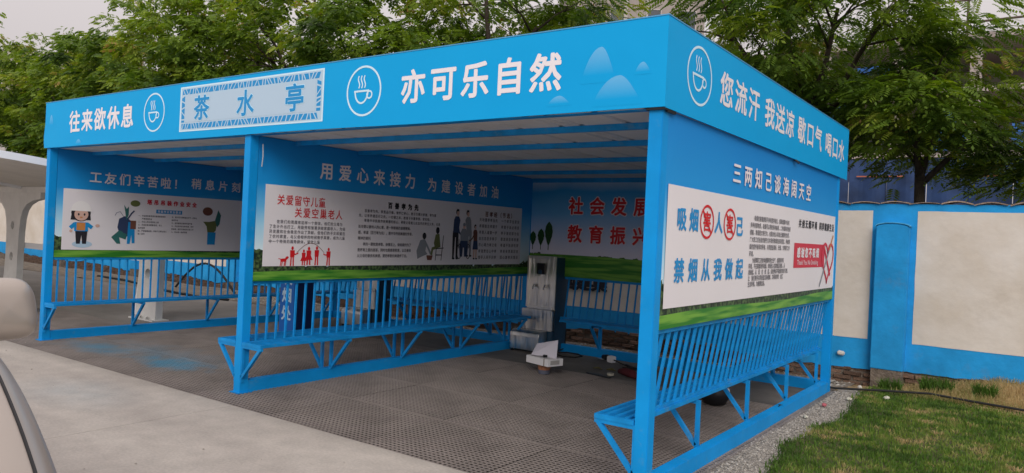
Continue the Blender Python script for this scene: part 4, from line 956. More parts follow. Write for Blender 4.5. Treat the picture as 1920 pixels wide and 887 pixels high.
def dispenser(loc):
    d = thing('water_dispenser', 'tall stainless steel water dispenser with stepped base in the right bay corner', 'water dispenser', loc, 0, 'steel water dispensers')
    mb = MB(); w_ = .245
    mb.box(-w_, w_, .17, .48, .60, 1.36); mb.build('cabinet', STEEL, d, bevel=.006)
    mb = MB(); mb.box(w_+.001, w_+.006, .16, .475, .02, 1.35); mb.build('side_panel', DARKBLUE, d)
    mb = MB()
    mb.box(-w_, -w_+.03, .135, .169, .62, 1.36); mb.box(w_-.03, w_, .135, .169, .62, 1.36); mb.box(-w_+.031, w_-.031, .135, .169, 1.32, 1.36); mb.box(-w_+.031, w_-.031, .12, .169, .60, .64)
    mb.build('recess_frame', STEEL, d, bevel=.003)
    mb = MB(); mb.box(-w_+.031, w_-.031, .160, .168, .641, 1.319); mb.build('splash_back', WST, d)
    mb = MB(); mb.box(-.075, .055, .125, .159, 1.10, 1.26); dp = mb.build('display', BLACK, d, bevel=.005)
    mb = MB(); mb.lathe([(.03,0),(.032,.01),(.028,.014)], 16); o = mb.build('sensor_ring', DARKBLUE, dp, loc=(-.01,.128,1.135)); o.rotation_euler = (RAD(90),0,0)
    for x in (-.10, .085):
        mb = MB(); mb.tube([(x,.16,.93),(x,.11,.93),(x,.085,.915),(x,.08,.885)], [.016,.014,.012,.011], 10); mb.lathe([(.02,0),(.02,.012)], 12, (x,.115,.945)); mb.build('tap', mat('tap_chrome', (.7,.7,.7), .12, metal=1), d, smooth=True)
    mb = MB(); mb.box(-w_-.045, w_-.01, .10, .48, .30, .595); mb.build('middle_cabinet', WST, d, bevel=.01)
    # curved front step with scrolled feet
    mb = MB(); pr = [(-.115,.0),(-.115,.19),(-.105,.235),(-.08,.262),(-.05,.27),(.099,.27),(.099,.0)]; n = len(pr); xa, xb = -w_-.075, w_-.075
    mb.add([(xa, y+.115-.12, z+.03) for y, z in pr]+[(xb, y+.115-.12, z+.03) for y, z in pr], [tuple(range(n)), tuple(range(n,2*n))[::-1]]+[(k, n+k, n+(k+1)%n, (k+1)%n) for k in range(n)])
    mb.build('step', WST, d, bevel=.004)
    mb = MB(); mb.box(-w_-.03, w_-.002, .11, .47, .03, .299); mb.build('base_box', DARKBLUE, d)
    for x, y in ((-.29,-.09),(.14,-.09),(-.25,.44),(.22,.44)):
        mb = MB(); mb.lathe([(.022,0),(.03,.008),(.016,.022),(.016,.032)], 12, (x,y,-.004)); mb.build('foot', BLACK, d)
    return d
d1 = dispenser((0.425, 4.505, 0))
d2 = copy_tree(d1); d2.location = (-2.95, 4.33, 0)
d2['label'] = 'tall stainless steel water dispenser in the left bay seen through the middle railing'

# blue sign cabinet with white vertical lettering
k_ = thing('sign_cabinet', 'narrow blue upright cabinet with white vertical characters in the left bay', 'cabinet', (-2.33, 2.36, 0))
CABB = mat('cabinet_blue', (0.01, 0.11, 0.42), .4)
mb = MB(); mb.box(-.17, .17, .012, .34, .04, 1.25); mb.build('body', CABB, k_, bevel=.008)
mb = MB(); mb.box(-.155, .155, .0, .0115, .06, 1.23); do = mb.build('door', CABB, k_, bevel=.003)
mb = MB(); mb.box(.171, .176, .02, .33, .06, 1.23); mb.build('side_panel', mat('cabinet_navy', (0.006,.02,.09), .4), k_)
mb = MB(); mb.box(-.15, .15, .03, .32, 0, .039); mb.build('plinth', BLACK, k_)
FK = Frame((0, 0, 0), (1,0,0), (0,0,1), (0,-1,0))
for i, ch in enumerate('吸烟处'): lettering(FK, [((ch, -.105, .105, .90-.25*i, .21), dict(n0=.002))], PALE, do)

# white carton on a paint pot with an instruction sheet
pt = thing('paint_pot', 'small rusty orange and grey paint pot under the white carton', 'pot', (1.475, 3.20, 0))
mb = MB(); mb.lathe([(.062,0),(.066,.004),(.072,.05)], 20); mb.build('body', mat('grey_tin', (.12,.13,.18), .5), pt, smooth=False)
mb = MB(); mb.lathe([(.0725,.0505),(.078,.10),(.079,.118),(.070,.118)], 20); mb.build('band', mat('orange_tin', (.38,.16,.08), .6, var=.3, vscale=20), pt)
cb = thing('carton', 'flat white cardboard carton balanced on the paint pot', 'box', (1.475, 3.20, .119), RAD(-16))
mb = MB(); mb.box(-.20, .20, -.12, .12, 0, .085); mb.build('body', WHITEC, cb, bevel=.002)
mb = MB(); mb.box(.12, .135, -.1212, .1212, -.0008, .0862); mb.build('tape', mat('brown_tape', (.25,.2,.16), .4), cb)
mb = MB(); mb.box(.2005, .2012, -.08, .06, .02, .07); mb.build('side_print', mat('pale_grey_print', (.42,.40,.38), .7), cb)
ps = thing('instruction_sheet', 'white printed instruction sheet leaning up on the carton', 'paper', (1.475, 3.20, .206), RAD(-10))
mb = MB(); mb.add([(-.17,-.06,.004),(.19,.0,.0),(.16,.05,.215),(-.17,.04,.13),(-.17,-.058,.004),(.19,.002,.0),(.16,.052,.215),(-.17,.042,.13)], [(0,1,2,3),(7,6,5,4),(0,4,5,1),(1,5,6,2),(2,6,7,3),(3,7,4,0)])
mb.build('sheet', mat('paper', (.66,.63,.70), .8), ps)
mb = MB(); mb.box(.03,.075,-.065,-.035,.002,.03); mb.tube([(-.15,-.07,.002),(-.05,-.075,.006),(.03,-.05,.01)], .004, 6); mb.build('cable_clip', BLACK, ps)
# power cable looped on the concrete
mb = MB(); pts = [(.70,4.95,.30),(.72,4.90,.05),(.70,4.70,.012),(.80,4.52,.010),(.98,4.44,.010),(1.12,4.52,.010),(1.14,4.68,.010),(1.02,4.78,.012),(.85,4.76,.018),(.76,4.66,.014)]
mb.tube(pts, .009, 6); tag(mb.build('power_cable', BLACKR, smooth=True), 'black power cable looped on the floor right of the dispenser', 'cable')
# tools
to = thing('angle_grinder', 'black and white power tool lying near the rear bench', 'tool', (1.60, 4.62, .0), RAD(-20))
mb = MB(); mb.tube([(-.13,0,.05),(-.05,0,.05),(.02,0,.045)], [.03,.042,.035], 12); mb.build('motor_body', BLACK, to, smooth=True)
mb = MB(); mb.box(-.01,.09,-.045,.045,0,.085); mb.build('battery', WHITEC, to, bevel=.01)
mb = MB(); mb.tube([(.09,0,.04),(.25,-.03,.025),(.42,-.06,.015)], [.008,.008,.006], 6); mb.build('cord', BLACKR, to)
mb = MB(); mb.lathe([(.06,0),(.06,.006)], 20, (-.15,0,.02)); mb.build('disc', STEEL, to)
mb = MB(); mb.tube([(1.90,4.52,.012),(2.08,4.38,.014),(2.25,4.30,.012)], .013, 6); tag(mb.build('pry_bar', BLACK), 'thin black bar lying behind the tools near the rear bench', 'tool')
fl = MB(); fl.box(-.18,.18,-.028,.028,.0,.016); o = fl.build('flat_bar', mat('dark_steel_bar', (.03,.035,.04), .4), bevel=.003); o.location = (2.0,3.60,.001); o.rotation_euler = (0,0,RAD(-12)); tag(o, 'dark flat steel bar lying on the grating', 'metal bar')
mb = MB(); mb.lathe([(.02,0),(.042,0),(.042,.024),(.02,.024)], 18); o = mb.build('tape_roll', mat('tape_roll', (.45,.42,.34), .5)); o.location = (2.13,3.66,.018); tag(o, 'small pale roll of tape on the dark flat bar', 'tape')
tb_ = thing('tool_pouch', 'dark red and black tool pouch beside the right front post', 'pouch', (2.26, 3.85, 0), RAD(-25))
mb = MB(); mb.tube([(-.16,0,.035),(-.05,.01,.045),(.08,0,.045),(.2,-.01,.03)], [.03,.05,.052,.03], 10); mb.build('pouch', mat('dark_red_cloth', (.09,.015,.02), .9), tb_, smooth=True)
mb = MB(); mb.tube([(-.12,.02,.085),(0,.03,.10),(.1,.04,.09)], .01, 6); mb.build('strap', BLACKR, tb_)
for i, (x, y, r, l) in enumerate(((1.78,3.98,.02,'dark scrap of rubble beside the flat bar'), (1.95,4.02,.025,'olive scrap lying on the concrete behind the flat bar'))):
    mb = MB(); mb.tube([(x-.07,y,.01),(x,y+.02,.02),(x+.07,y-.01,.01)], [.006,r*.7,.006], 6); tag(mb.build('scrap', mat('olive_scrap', (.10,.09,.04), .9)), l, 'scrap')
# black helmet like ball bag on the floor
he = thing('black_helmet', 'round black helmet with a white button lying on the grating in the right bay', 'helmet', (3.62, 3.12, 0), RAD(20))
mb = MB(); mb.lathe([(.04,0),(.11,.02),(.145,.08),(.15,.14),(.125,.21),(.07,.25),(.02,.262)], 24); mb.build('shell', BLACK, he, smooth=True)
mb = MB(); mb.lathe([(.028,0),(.028,.012),(.02,.016)], 16); o = mb.build('button', WHITEC, he, loc=(.12,-.085,.17)); o.rotation_euler = (RAD(75), 0, RAD(50))
mb = MB(); mb.tube([(.13,-.06,.12),(.2,-.02,.05),(.22,.02,.01)], .008, 6); mb.build('strap', BLACKR, he)

# litter, stones, pipe
def rock(x, y, z, s, m, label, name='stone', cat='stone', sd=0):
    bm = bmesh.new(); bmesh.ops.create_icosphere(bm, subdivisions=2, radius=1)
    for v in bm.verts: v.co *= 1 + .35*noise.noise(v.co*1.7 + Vector((sd, 0, 0)))
    me = bpy.data.meshes.new(name); bm.to_mesh(me); bm.free(); me.materials.append(m)
    o = link(name, me, None, (x, y, z)); o.scale = s; o.rotation_euler = (0, 0, sd*1.3); tag(o, label, cat)
PST = mat('pale_stone', (.62,.60,.50), .9, var=.15, vscale=20, bump=.5); WST2 = mat('white_stone', (.62,.60,.57), .9, var=.1, vscale=20)
rock(4.95, 4.86, .03, (.045,.03,.02), PST, 'pale cream stone lying on the lawn edge near the wall', sd=1)
rock(4.56, 5.45, .0, (.03,.022,.03), WST2, 'white stone at the wall foot left of the pilaster', sd=2)
rock(4.50, 3.95, .02, (.028,.022,.02), mat('red_plastic', (.45,.12,.14), .5), 'small pinkish red scrap on the gravel strip', 'scrap', 'litter', 3)
rock(4.49, 3.25, .012, (.03,.022,.014), PST, 'small pale pebble on the gravel beside the base rail', sd=4)
rock(4.62, 4.55, .012, (.05,.03,.014), PST, 'flat pale stone on the gravel near the rear post', sd=6)
mb = MB(); mb.box(-.045,.045,-.03,.03,0,.05); o = mb.build('foam_block', WST2, bevel=.012); o.location = (4.17, 6.225, .27); o.rotation_euler = (.1,.1,.1); tag(o, 'small white foam block stuck on the blue wall above the bricks', 'foam')
mb = MB(); mb.tube([(3.95,5.12,.02),(4.38,5.0,.03),(4.80,5.12,.055),(5.32,5.29,.075),(5.65,5.22,.07),(6.3,5.15,.06),(7.2,5.2,.06)], .013, 8); tag(mb.build('pipe', BLACKR, smooth=True), 'black plastic pipe running along the foot of the wall', 'pipe')
# hose in the yard
mb = MB(); mb.tube([(-14.5,5.6,.02),(-13.0,5.5,.03),(-11.2,5.2,.02),(-9.9,4.9,.02),(-8.6,4.75,.02),(-7.5,4.9,.02)], .028, 6); tag(mb.build('hose', BLACKR, smooth=True), 'black hose lying straight across the yard behind the left frame', 'hose')
mb = MB(); mb.tube([(-10.6+2.0*t - .0, 5.55+.25*t, .03+.62*math.sin(math.pi*t)) for t in [k/14 for k in range(15)]], .026, 6); tag(mb.build('hose', BLACKR, smooth=True), 'black hose arching up in a loop against the blue wall', 'hose')

# ================================================================== CARPORT on the left
cp = thing('carport', 'white steel carport with curved roof and pierced columns left of the shelter', 'carport', (-5.5, 2.15, 0))
CPW = mat('white_steel', (0.66, 0.65, 0.63), .55, var=.08, vscale=3); CPR = mat('membrane_roof', (0.74, 0.70, 0.64), .7, var=.06, vscale=2); CPT = mat('carport_trim', (0.80,0.82,0.86), .45)
def plate(outer, holes, y0, y1):
    bm = bmesh.new(); es = []
    def loop(p):
        v = [bm.verts.new((x, y0, z)) for x, z in p]; return [bm.edges.new((v[i], v[(i+1) % len(v)])) for i in range(len(v))]
    for p in [outer]+holes: es += loop(p)
    r = bmesh.ops.triangle_fill(bm, edges=es, use_beauty=True); fs = [f for f in bm.faces]
    e = bmesh.ops.extrude_face_region(bm, geom=fs)
    for v in [g for g in e['geom'] if isinstance(g, bmesh.types.BMVert)]: v.co.y = y1
    bmesh.ops.recalc_face_normals(bm, faces=bm.faces)
    me = bpy.data.meshes.new('column'); bm.to_mesh(me); bm.free(); return me
outer = [(-.36,0),(.26,0),(.27,.8),(.29,1.25),(.33,1.50),(.42,1.68),(.58,1.80),(.85,1.88),(1.2,1.92),(1.2,2.04),(-1.2,2.04),(-1.2,1.92),(-.85,1.88),(-.58,1.80),(-.42,1.68),(-.34,1.50),(-.30,1.25),(-.30,.8)]
def cir(cx, cz, r): return [(cx+r*math.cos(2*math.pi*k/20), cz+r*math.sin(2*math.pi*k/20)) for k in range(20)]
colm = plate(outer, [cir(-.02,1.37,.085), cir(-.02,.74,.085)], -.06, .06); colm.materials.append(CPW)
for i in range(4):
    o = link('column', colm, cp, (-5.25*i-.02, 0, 0))
    mb = MB(); mb.add([(-.52,-.02,0),(-.30,-.02,0),(-.30,-.02,1.0),(-.52,.02,0),(-.30,.02,0),(-.30,.02,1.0)], [(0,1,2),(5,4,3),(0,3,4,1),(1,4,5,2),(2,5,3,0)]); mb.build('stiffener', CPT, o)
    mb = MB(); mb.box(-.42,.32,-.14,.14,-.01,.012); mb.build('base_plate', CPW, o)
    for bx_ in (-.30,-.1,.1):
        mb = MB(); mb.lathe([(.018,.012),(.018,.05),(.01,.055)], 6, (bx_,-.10,0)); mb.build('bolt', STEEL, o)
mb = MB(); mb.box(-17.5, 0.25, -.05, .05, 2.041, 2.16); mb.build('beam', CPW, cp)
def rz(y): return 2.15 + 0.28*(1-((y+2.4)/2.4)**2) if y < 0 else 2.15 - .1*y
ys_ = [0.55, 0.1, -.4, -.9, -1.5, -2.2, -2.9, -3.6]
def roofz(y): return 2.02 + 0.155*(0.55-y) - 0.012*(0.55-y)**2
mb = MB(); n = len(ys_)
for X0, X1 in ((-17.5, .3),):
    vs = [(X0, y, roofz(y)+dz) for dz in (.06,.085) for y in ys_] + [(X1, y, roofz(y)+dz) for dz in (.06,.085) for y in ys_]
    fs = []
    for k in range(n-1): fs += [(k, k+1, 2*n+k+1, 2*n+k), (n+k, 3*n+k, 3*n+k+1, n+k+1)]
    mb.add(vs, fs)
mb.build('roof_membrane', CPR, cp)
for X in (.30, -5.0, -10.25, -15.5):
    mb = MB()
    for k in range(n-1): mb.bar((X, ys_[k], roofz(ys_[k])+.05), (X, ys_[k+1], roofz(ys_[k+1])+.05), .10, .05, side=(1,0,0))
    mb.build('roof_rib', CPT, cp)
mb = MB(); mb.box(-17.5,.3,.55,.60,2.02,2.13); mb.build('gutter', CPT, cp)
mb = MB(); mb.box(-5.45, -.32, .07, .12, 0.92, 1.03); mb.build('cross_rail', CPT, cp)

# ================================================================== CAR in the near left
car = thing('parked_car', 'beige car at the left edge, only its bonnet edge and door mirror showing', 'car', (0,0,0))
CARP = mat('champagne_car_paint', (0.42, 0.37, 0.33), .28, metal=.35, var=.04, vscale=1)
CARG = mat('car_glass', (0.02,0.025,0.03), .05)
# half profile stations along x (front at 4.65): (x, z of shoulder, z of centre, half width)
YC = -4.345
sta = [(4.62,.50,.54,.68),(4.57,.70,.76,.78),(4.47,.86,.95,.86),(4.33,.98,1.08,.89),(4.17,1.09,1.17,.905),(3.98,1.20,1.26,.92),(3.80,1.28,1.33,.925),(3.55,1.34,1.38,.93),(3.20,1.37,1.41,.935),(2.4,1.37,1.41,.935),(1.2,1.36,1.4,.935),(0.3,1.2,1.25,.90),(0.1,.9,.95,.85)]
def section(x, zs, zc, hw):
    pts = []
    for s in (-1, 1):
        half = [(hw*.96, .32), (hw*1.0, .55), (hw*1.0, zs-.20), (hw*.985, zs-.09), (hw*.94, zs-.025), (hw*.86, zs+.012), (hw*.72, zs+(zc-zs)*.45), (hw*.35, zs+(zc-zs)*.9)]
        pts.append([(x, YC+s*a, z) for a, z in half])
    return pts[1] + [(x, YC, zc)] + pts[0][::-1]
mb = MB(); secs = [section(*s) for s in sta]; n = len(secs[0]); vs = [p for s in secs for p in s]; fs = []
for i in range(len(secs)-1):
    for k in range(n-1): fs.append((i*n+k, i*n+k+1, (i+1)*n+k+1, (i+1)*n+k))
fs += [tuple(range(n)), tuple(range((len(secs)-1)*n, len(secs)*n))[::-1]]
fs += [tuple([i*n for i in range(len(secs))] + [i*n+n-1 for i in range(len(secs)-1, -1, -1)])]
mb.add(vs, fs); body = mb.build('body', CARP, car, smooth=True)
sd_ = body.modifiers.new('s', 'SUBSURF'); sd_.levels = 2; sd_.render_levels = 2
# bonnet shut line: thin dark channel riding on the surface between shoulder points 5 and 6
dg = bpy.context.evaluated_depsgraph_get(); dg.update(); bev = body.evaluated_get(dg)
for sgn in (1, -1):
    mb = MB(); pts = []
    for k in range(25):
        x = 4.44 - 1.2*k/24; hw = float(np.interp(x, [q[0] for q in sta[::-1]], [q[3] for q in sta[::-1]]))
        ok, loc, nn, ix = bev.ray_cast(Vector((x, YC+sgn*(hw-.098), 3)), Vector((0, 0, -1)))
        if ok: pts.append(loc + Vector((0, 0, .0008)))
    mb.tube(pts, .0055, 6); mb.build('bonnet_gap', BLACK, car)
# cabin
mb = MB(); ca = [(3.15,1.38,.80),(2.35,1.78,.62),(0.9,1.80,.62),(0.35,1.30,.80)]
vs = [(x, YC+s*h, z) for x, z, h in ca for s in (-1, 1)]
mb.add(vs, [(0,1,3,2),(2,3,5,4),(4,5,7,6),(0,2,4,6),(1,7,5,3),(0,6,7,1)]); mb.build('cabin_glass', CARG, car, bevel=.03)
mb = MB(); mb.box(.95,2.2,YC-.60,YC+.60,1.79,1.82); mb.build('roof', CARP, car, bevel=.012)
for s in (-1, 1):
    for wx_ in (3.75, 1.0):
        mb = MB(); mb.lathe([(.33,-.10),(.35,-.08),(.35,.08),(.33,.10)], 28); wo = mb.build('tyre', BLACKR, car, loc=(wx_, YC+s*.82, .345)); wo.rotation_euler = (RAD(90),0,0)
        mb = MB(); mb.lathe([(.22,-.103),(.22,.103),(.1,.108)], 20); mb.build('rim', STEEL, wo)
mi = MB()   # mirror housing: rounded block with a flat inner side
def mfn(u, v):
    a = 2*math.pi*u; t = (v-.5)*math.pi
    ce = lambda q, e: math.copysign(abs(q)**e, q)
    yy = ce(math.cos(a), .55)*ce(math.cos(t), .6)*.125; zz = ce(math.sin(a), .6)*ce(math.cos(t), .6)*.118; xx = ce(math.sin(t), .8)*.075
    return (xx, yy - .012*zz/.1, zz)
mi.grid(mfn, 32, 12); mo = mi.build('door_mirror', CARP, car, smooth=True, loc=(3.20, -3.245, 1.288)); mo.rotation_euler = (0, RAD(-6), RAD(8))
mb = MB(); mb.box(-.03,.03,-.22,-.08,-.10,-.07); mb.build('mirror_arm', BLACK, mo, bevel=.01)
mb = MB(); mb.box(-.078,-.074,-.10,.10,-.08,.08); mb.build('mirror_glass', CARG, mo)
for s in (-1, 1):
    mb = MB(); mb.tube([(4.50,YC+s*.80,.76),(4.60,YC+s*.68,.76),(4.655,YC+s*.5,.74)], [.03,.06,.03], 8); mb.build('headlight', mat('lamp_glass', (.5,.52,.55), .08), car, smooth=True)

# ================================================================== TREES
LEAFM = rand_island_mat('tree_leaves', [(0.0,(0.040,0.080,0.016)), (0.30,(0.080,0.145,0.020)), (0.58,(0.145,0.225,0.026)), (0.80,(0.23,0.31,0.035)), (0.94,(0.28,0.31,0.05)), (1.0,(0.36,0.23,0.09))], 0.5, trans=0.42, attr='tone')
BARK = mat('tree_bark', (0.055, 0.042, 0.032), .95, var=.3, vscale=8, bump=.8, bscale=25)
def leaf_template(nl, length, lw, ll, droop):
    V = []; 
    for i in range(nl):
        t = (i//2 + 1)/(nl//2 + 1); side = 1 if i % 2 else -1
        if i == nl-1: t = 1.0
        px, pz = length*t, -droop*t*t*length
        if i == nl-1: d = np.array([.95, 0, -.3-droop])
        else: d = np.array([.45, side*.85, -.28])
        d = d/np.linalg.norm(d); sv = np.cross(d, [0,0,1]); sv /= np.linalg.norm(sv); p = np.array([px, 0, pz])
        k = ll*(1-.25*abs(t-.5))
        V += [p, p+d*k*.45+sv*lw/2, p+d*k, p+d*k*.45-sv*lw/2]
    return np.array(V)
LT = leaf_template(13, .27, .040, .105, .35)
LT_B = leaf_template(9, .15, .058, .085, .3)
def gen_tree(seed, H_, R_, th, nclus, nleaf, LT=LT, r0_=.38, r1_=.70, fl=.24):
    rg = np.random.RandomState(seed); rr = random.Random(seed)
    tk = MB(); tips = []
    base = Vector((0,0,0)); top = Vector((rr.uniform(-.3,.3), rr.uniform(-.2,.2), th))
    mid = (base+top)/2 + Vector((rr.uniform(-.15,.15), rr.uniform(-.1,.1), 0))
    r0 = .05 + H_*.010
    tk.tube([base, mid, top], [r0*1.25, r0*.9, r0*.75], 9)
    nlim = 6
    for i in range(nlim):
        a = 2*math.pi*(i + rr.random()*.6)/nlim; elv = rr.uniform(.35, 1.1) if i else 1.4
        L_ = (H_-th)*rr.uniform(.55,.75) if i == 0 else R_*rr.uniform(.55,.75)
        d = Vector((math.cos(a)*math.cos(elv), math.sin(a)*math.cos(elv), math.sin(elv)))
        e = top + d*L_ + Vector((0,0,rr.uniform(-.1,.35)))
        m1 = top + d*L_*.5 + Vector((rr.uniform(-.15,.15), rr.uniform(-.15,.15), -.06))
        st = top - Vector((0,0,rr.uniform(0,.35)*th*.3))
        tk.tube([st, m1, e], [r0*.55, r0*.36, r0*.22], 7)
        for j in range(4):
            a2 = a + rr.uniform(-1.3,1.3); el2 = rr.uniform(-.05,1.0); L2 = R_*rr.uniform(.28,.5)
            s_ = m1.lerp(e, rr.uniform(.1,1)); d2 = Vector((math.cos(a2)*math.cos(el2), math.sin(a2)*math.cos(el2), math.sin(el2)))
            e2 = s_ + d2*L2; tk.tube([s_, s_+d2*L2*.5+Vector((0,0,.05)), e2], [r0*.2, r0*.13, r0*.06], 5); tips.append(e2)
            for k in range(2):
                a3 = a2 + rr.uniform(-1.2,1.2); d3 = Vector((math.cos(a3), math.sin(a3), rr.uniform(-.1,.6))); e3 = e2.lerp(s_, rr.uniform(0,.6)) + d3*R_*.2
                tk.tube([e2.lerp(s_, .3), e3], [r0*.09, r0*.03], 4); tips.append(e3)
    czt = (th*.95+H_)/2; hz_ = (H_-th*.95)/2
    cl = []
    while len(cl) < nclus:
        if rr.random() < .4 and tips:
            t = rr.choice(tips); c = np.array(t) + rg.normal(0, .18, 3)
        else:
            v = rg.normal(0,1,3); v /= np.linalg.norm(v); r = rg.uniform(.35,1.0)**.55
            f = 1 + .35*noise.noise(Vector((v[0]*1.9+seed, v[1]*1.9, v[2]*1.9)))
            c = np.array([v[0]*R_*r*f, v[1]*R_*r*f, czt + v[2]*hz_*r*f])
        if c[2] < th*.92 or c[2] > H_*1.04: continue
        cl.append(c)
    allV = []; tone = []
    for c in cl:
        n_ = int(nleaf*rr.uniform(.6,1.3)); rad = rr.uniform(r0_, r1_)
        out = np.array([c[0], c[1], 0.0]); out /= (np.linalg.norm(out)+.3)
        P = rg.normal(0,1,(n_,3)); P[:,2] *= fl; P = P/(np.linalg.norm(P,axis=1)[:,None]+1e-6)*(rg.rand(n_,1)**.5)*rad; P[:,2] -= .18*(P[:,0]**2+P[:,1]**2)/rad
        dirs = P*1.0 + out*rad*.5 + rg.normal(0,.15,(n_,3)); ang = np.arctan2(dirs[:,1], dirs[:,0]); pit = rg.uniform(-.55,.25,n_); rol = rg.normal(0,.35,n_); sc = rg.uniform(.75,1.25,n_)
        ca, sa, cp_, sp_, cr_, sr_ = np.cos(ang), np.sin(ang), np.cos(pit), np.sin(pit), np.cos(rol), np.sin(rol)
        X = LT[None,:,0]*sc[:,None]; Y0 = LT[None,:,1]*sc[:,None]; Z0 = LT[None,:,2]*sc[:,None]
        Y = Y0*cr_[:,None]-Z0*sr_[:,None]; Z = Y0*sr_[:,None]+Z0*cr_[:,None]
        X2 = X*cp_[:,None]-Z*sp_[:,None]*1.0; Z2 = X*sp_[:,None]+Z*cp_[:,None]
        X3 = X2*ca[:,None]-Y*sa[:,None]; Y3 = X2*sa[:,None]+Y*ca[:,None]
        V = np.stack([X3+P[:,0:1]+c[0], Y3+P[:,1:2]+c[1], Z2+P[:,2:3]+c[2]], -1); allV.append(V.reshape(-1,3))
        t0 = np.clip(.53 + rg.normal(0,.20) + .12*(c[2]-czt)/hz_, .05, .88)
        if rg.rand() < .018: t0 = .975
        t = np.clip(t0 + rg.normal(0,.06,n_), 0, 1); tone.append(np.repeat(t, LT.shape[0]))
    V = np.concatenate(allV); tone = np.concatenate(tone).astype(np.float32); nq = len(V)//4
    me = bpy.data.meshes.new('crown'); me.vertices.add(len(V)); me.vertices.foreach_set('co', V.astype(np.float32).ravel())
    me.loops.add(nq*4); me.loops.foreach_set('vertex_index', np.arange(nq*4, dtype=np.int32)); me.polygons.add(nq)
    me.polygons.foreach_set('loop_start', np.arange(0, nq*4, 4, dtype=np.int32)); me.polygons.foreach_set('loop_total', np.full(nq, 4, dtype=np.int32))
    me.update(); me.validate()
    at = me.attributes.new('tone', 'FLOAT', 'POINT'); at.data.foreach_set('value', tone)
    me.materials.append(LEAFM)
    tm_ = tk.mesh('trunk', BARK); tm_.polygons.foreach_set('use_smooth', [True]*len(tm_.polygons))
    return tm_, me
VAR = [gen_tree(11, 7.4, 2.7, 3.0, 190, 46, LT_B, .28, .52, .36), gen_tree(23, 6.9, 2.9, 2.8, 190, 46, LT_B, .28, .52, .36), gen_tree(37, 8.0, 2.6, 4.2, 85, 40, LT_B, .26, .5, .36),
       gen_tree(51, 4.85, 1.4, 3.1, 40, 36), gen_tree(64, 7.6, 2.35, 4.0, 85, 40), gen_tree(77, 7.2, 2.2, 2.3, 170, 46, LT_B, .28, .55, .32)]
TREES = [  # x, y, variant, scale, rot, label
 (-31.0, 8.6, 1, (1.05,1.05,1.42), 0.3, 'leafy green tree farthest left behind the carport'),
 (-27.0, 9.4, 0, (1.0,1.0,1.22), 1.9, 'low leafy tree over the carport roof at the left edge'),
 (-23.6, 8.9, 5, (1.2,1.2,1.12), 4.0, 'leafy tree directly above the left end of the blue fascia'),
 (-20.4, 8.8, 0, (1.0,1.0,1.18), 2.2, 'taller green tree whose spiky top stands against the grey sky at left'),
 (-16.8, 9.0, 1, (1.2,1.2,1.35), 0.9, 'broad green tree above the first cup emblem'),
 (-13.2, 8.7, 0, (1.1,1.1,1.25), 3.3, 'green tree with orange seed clusters above the name board'),
 (-9.8, 8.9, 2, (1.1,1.1,1.15), 5.1, 'thin crowned tree with bare branches against the sky above the name board corner'),
 (-6.6, 9.0, 1, (1.1,1.1,1.25), 1.3, 'bright green tree above the second cup emblem'),
 (-3.7, 8.7, 4, (1.15,1.15,1.15), 4.4, 'dense green tree above the middle of the front fascia'),
 (1.85, 9.3, 1, (.55,.6,.98), 0.2, 'yellow green narrow tree behind the front right corner of the fascia'),
 (2.95, 8.6, 4, (1.0,1.0,1.0), 2.7, 'large dark tree with drooping leaves above the right fascia'),
 (4.75, 8.75, 3, (1.0,1.0,.99), 5.4, 'lower spreading tree standing between the blue netting and the wall'),
 (8.3, 8.3, 5, (1.0,1.0,1.0), 1.1, 'tall dense tree at the right edge behind the wall'),
 (6.6, 10.2, 3, (1.1,1.1,.86), 3.9, 'small tree farther back at the right above the netting'),
]
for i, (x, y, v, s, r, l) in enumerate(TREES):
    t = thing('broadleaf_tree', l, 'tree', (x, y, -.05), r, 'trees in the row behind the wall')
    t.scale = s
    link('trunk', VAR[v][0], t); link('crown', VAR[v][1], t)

# ================================================================== BUILDINGS BEHIND
CONC = mat('grey_facade', (0.33,0.29,0.27), .9, var=.08, vscale=.5); CONC2 = mat('pale_facade', (0.46,0.42,0.41), .9, var=.05, vscale=.5)
WIN = mat('dark_window', (0.05,0.06,0.075), .15)
def block_building(name, label, loc, rz_, L_, D_, H_, m, nx, nz, win=True, wz=1.5, ww=1.4):
    b = thing(name, label, 'building', loc, rz_)
    mb = MB(); mb.box(0, L_, 0, D_, 0, H_); mb.build('wall', m, b)
    mb = MB(); mb.box(-.3, L_+.3, -.3, D_+.3, H_+.001, H_+.5); mb.build('parapet', m, b)
    if win:
        wm = MB(); wm.box(0, ww, -.06, -.002, 0, wz); wme = wm.mesh('window', WIN); fm = MB()
        for (a, c, d, e) in ((-.08,0,-.08,wz+.08),(ww,ww+.08,-.08,wz+.08),(0,ww,wz,wz+.08),(0,ww,-.08,0)): fm.box(a, c, -.10, -.003, d, e)
        fme = fm.mesh('frame', CONC2)
        for i in range(nx):
            for j in range(nz):
                o = link('window', wme, b, (L_*(i+.5)/nx-ww/2, 0, (H_-2.2)*(j+.3)/nz)); link('frame', fme, o)
    return b
block_building('apartment_building', 'distant grey flat roofed building above the trees at far left', (-79, 22.0, 0), RAD(49), 12.5, 9, 16.6, CONC2, 5, 6)
block_building('apartment_building', 'lower grey building section right of the distant flat roof at far left', (-70.2, 28.8, 0), RAD(49), 8, 9, 15.6, CONC, 4, 6)
tw = block_building('tower_block', 'tall grey brown tower block rising behind the fascia corner', (-25.5, 46.0, 0), RAD(35.6), 11.0, 10, 34, CONC, 4, 11, wz=1.7, ww=1.2)
mb = MB(); mb.box(4.55, 4.85, -.25, -.003, 0, 34); mb.box(6.3,6.45,-.25,-.003,0,34); mb.build('downpipe', CONC2, tw)
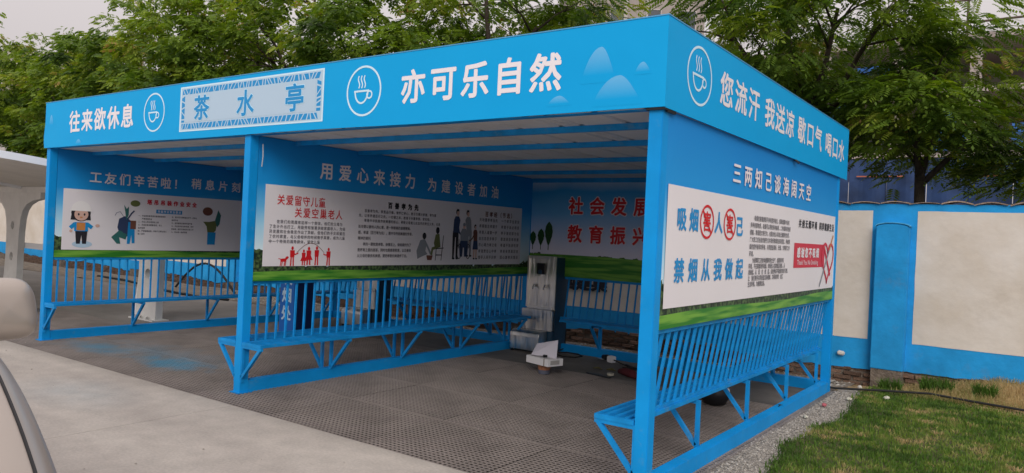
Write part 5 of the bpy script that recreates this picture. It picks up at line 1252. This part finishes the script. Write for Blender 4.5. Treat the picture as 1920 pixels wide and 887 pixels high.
# building site with blue netting
cs = thing('construction_building', 'building under construction wrapped in dark blue netting behind the wall at right', 'building', (-8, 30, 0))
SLABM = mat('raw_concrete', (0.42,0.36,0.34), .9, var=.1, vscale=.6)
NET = mat('blue_netting', (0.016,0.040,0.115), .7, var=.35, vscale=.9, bump=.5, bscale=2)
NET2 = mat('bright_blue_netting', (0.03,0.12,0.38), .7, var=.2, vscale=1)
for k, z in enumerate((2.6, 5.55, 8.1, 10.2)):
    mb = MB(); mb.box(0, 32, 0, 12, z, z+.22); mb.build('floor_slab', SLABM, cs)
for i in range(12):
    mb = MB(); mb.box(.3+i*2.8, .7+i*2.8, .2, .6, 0, 10.19); mb.build('column', SLABM, cs)
mb = MB(); mb.box(.1, 31.9, 6, 6.2, 5.78, 10.19); mb.build('inner_wall', CONC2, cs)
for i in range(22):
    x0 = i*1.46
    for z0, z1, m_ in ((0,2.65,NET),(2.68,5.5,NET)):
        mb = MB(); y_ = -.12 + .03*(i % 2)
        mb.grid(lambda u, v: (x0+1.44*u, y_+.04*math.sin(u*9+i)+.02*math.sin(v*7), z0+(z1-z0)*v), 8, 6)
        mb.build('netting_panel', m_, cs)
for (x0, z0, z1) in ((5.5,5.8,7.9),(7.2,8.35,9.4),(10.0,5.8,7.4),(13.0,5.8,6.8),(15.6,5.8,7.2)):
    mb = MB(); mb.grid(lambda u, v: (x0+1.5*u, -.10+.05*math.sin(u*9), z0+(z1-z0)*v), 8, 6); mb.build('netting_panel', NET2, cs)
mb = MB()
for x0_, x1_ in ((7.6,9.4),(12.0,14.1)): mb.box(x0_, x1_, -.20, -.17, 4.75, 4.80)
mb.build('ledger_rail', mat('orange_rail', (0.40,0.12,0.07), .7), cs)
ORW = mat('window_glass_pale', (0.50,0.58,0.70), .2)
for i in range(11):
    mb = MB(); mb.box(1.3+i*2.8, 2.6+i*2.8, 5.9, 5.99, 6.2, 7.7); mb.build('window', ORW, cs)
sc_ = thing('scaffolding', 'thin scaffold poles and rails rising above the building site', 'scaffold', (3.4, 30, 0))
RUST = mat('rusty_pole', (0.10,0.07,0.06), .7)
for x in (-2.6, 0.0, 2.6):
    mb = MB(); mb.tube([(x,-.4,10.3),(x,-.4,14.5 if x == 0 else 12.2)], .05, 6); mb.build('pole', RUST, sc_)
for z in (11.6, 10.7):
    mb = MB(); mb.tube([(-3.4,-.45,z),(3.2,-.45,z+.05)], .045, 6); mb.build('rail', RUST, sc_)
print('objects', len(bpy.data.objects))
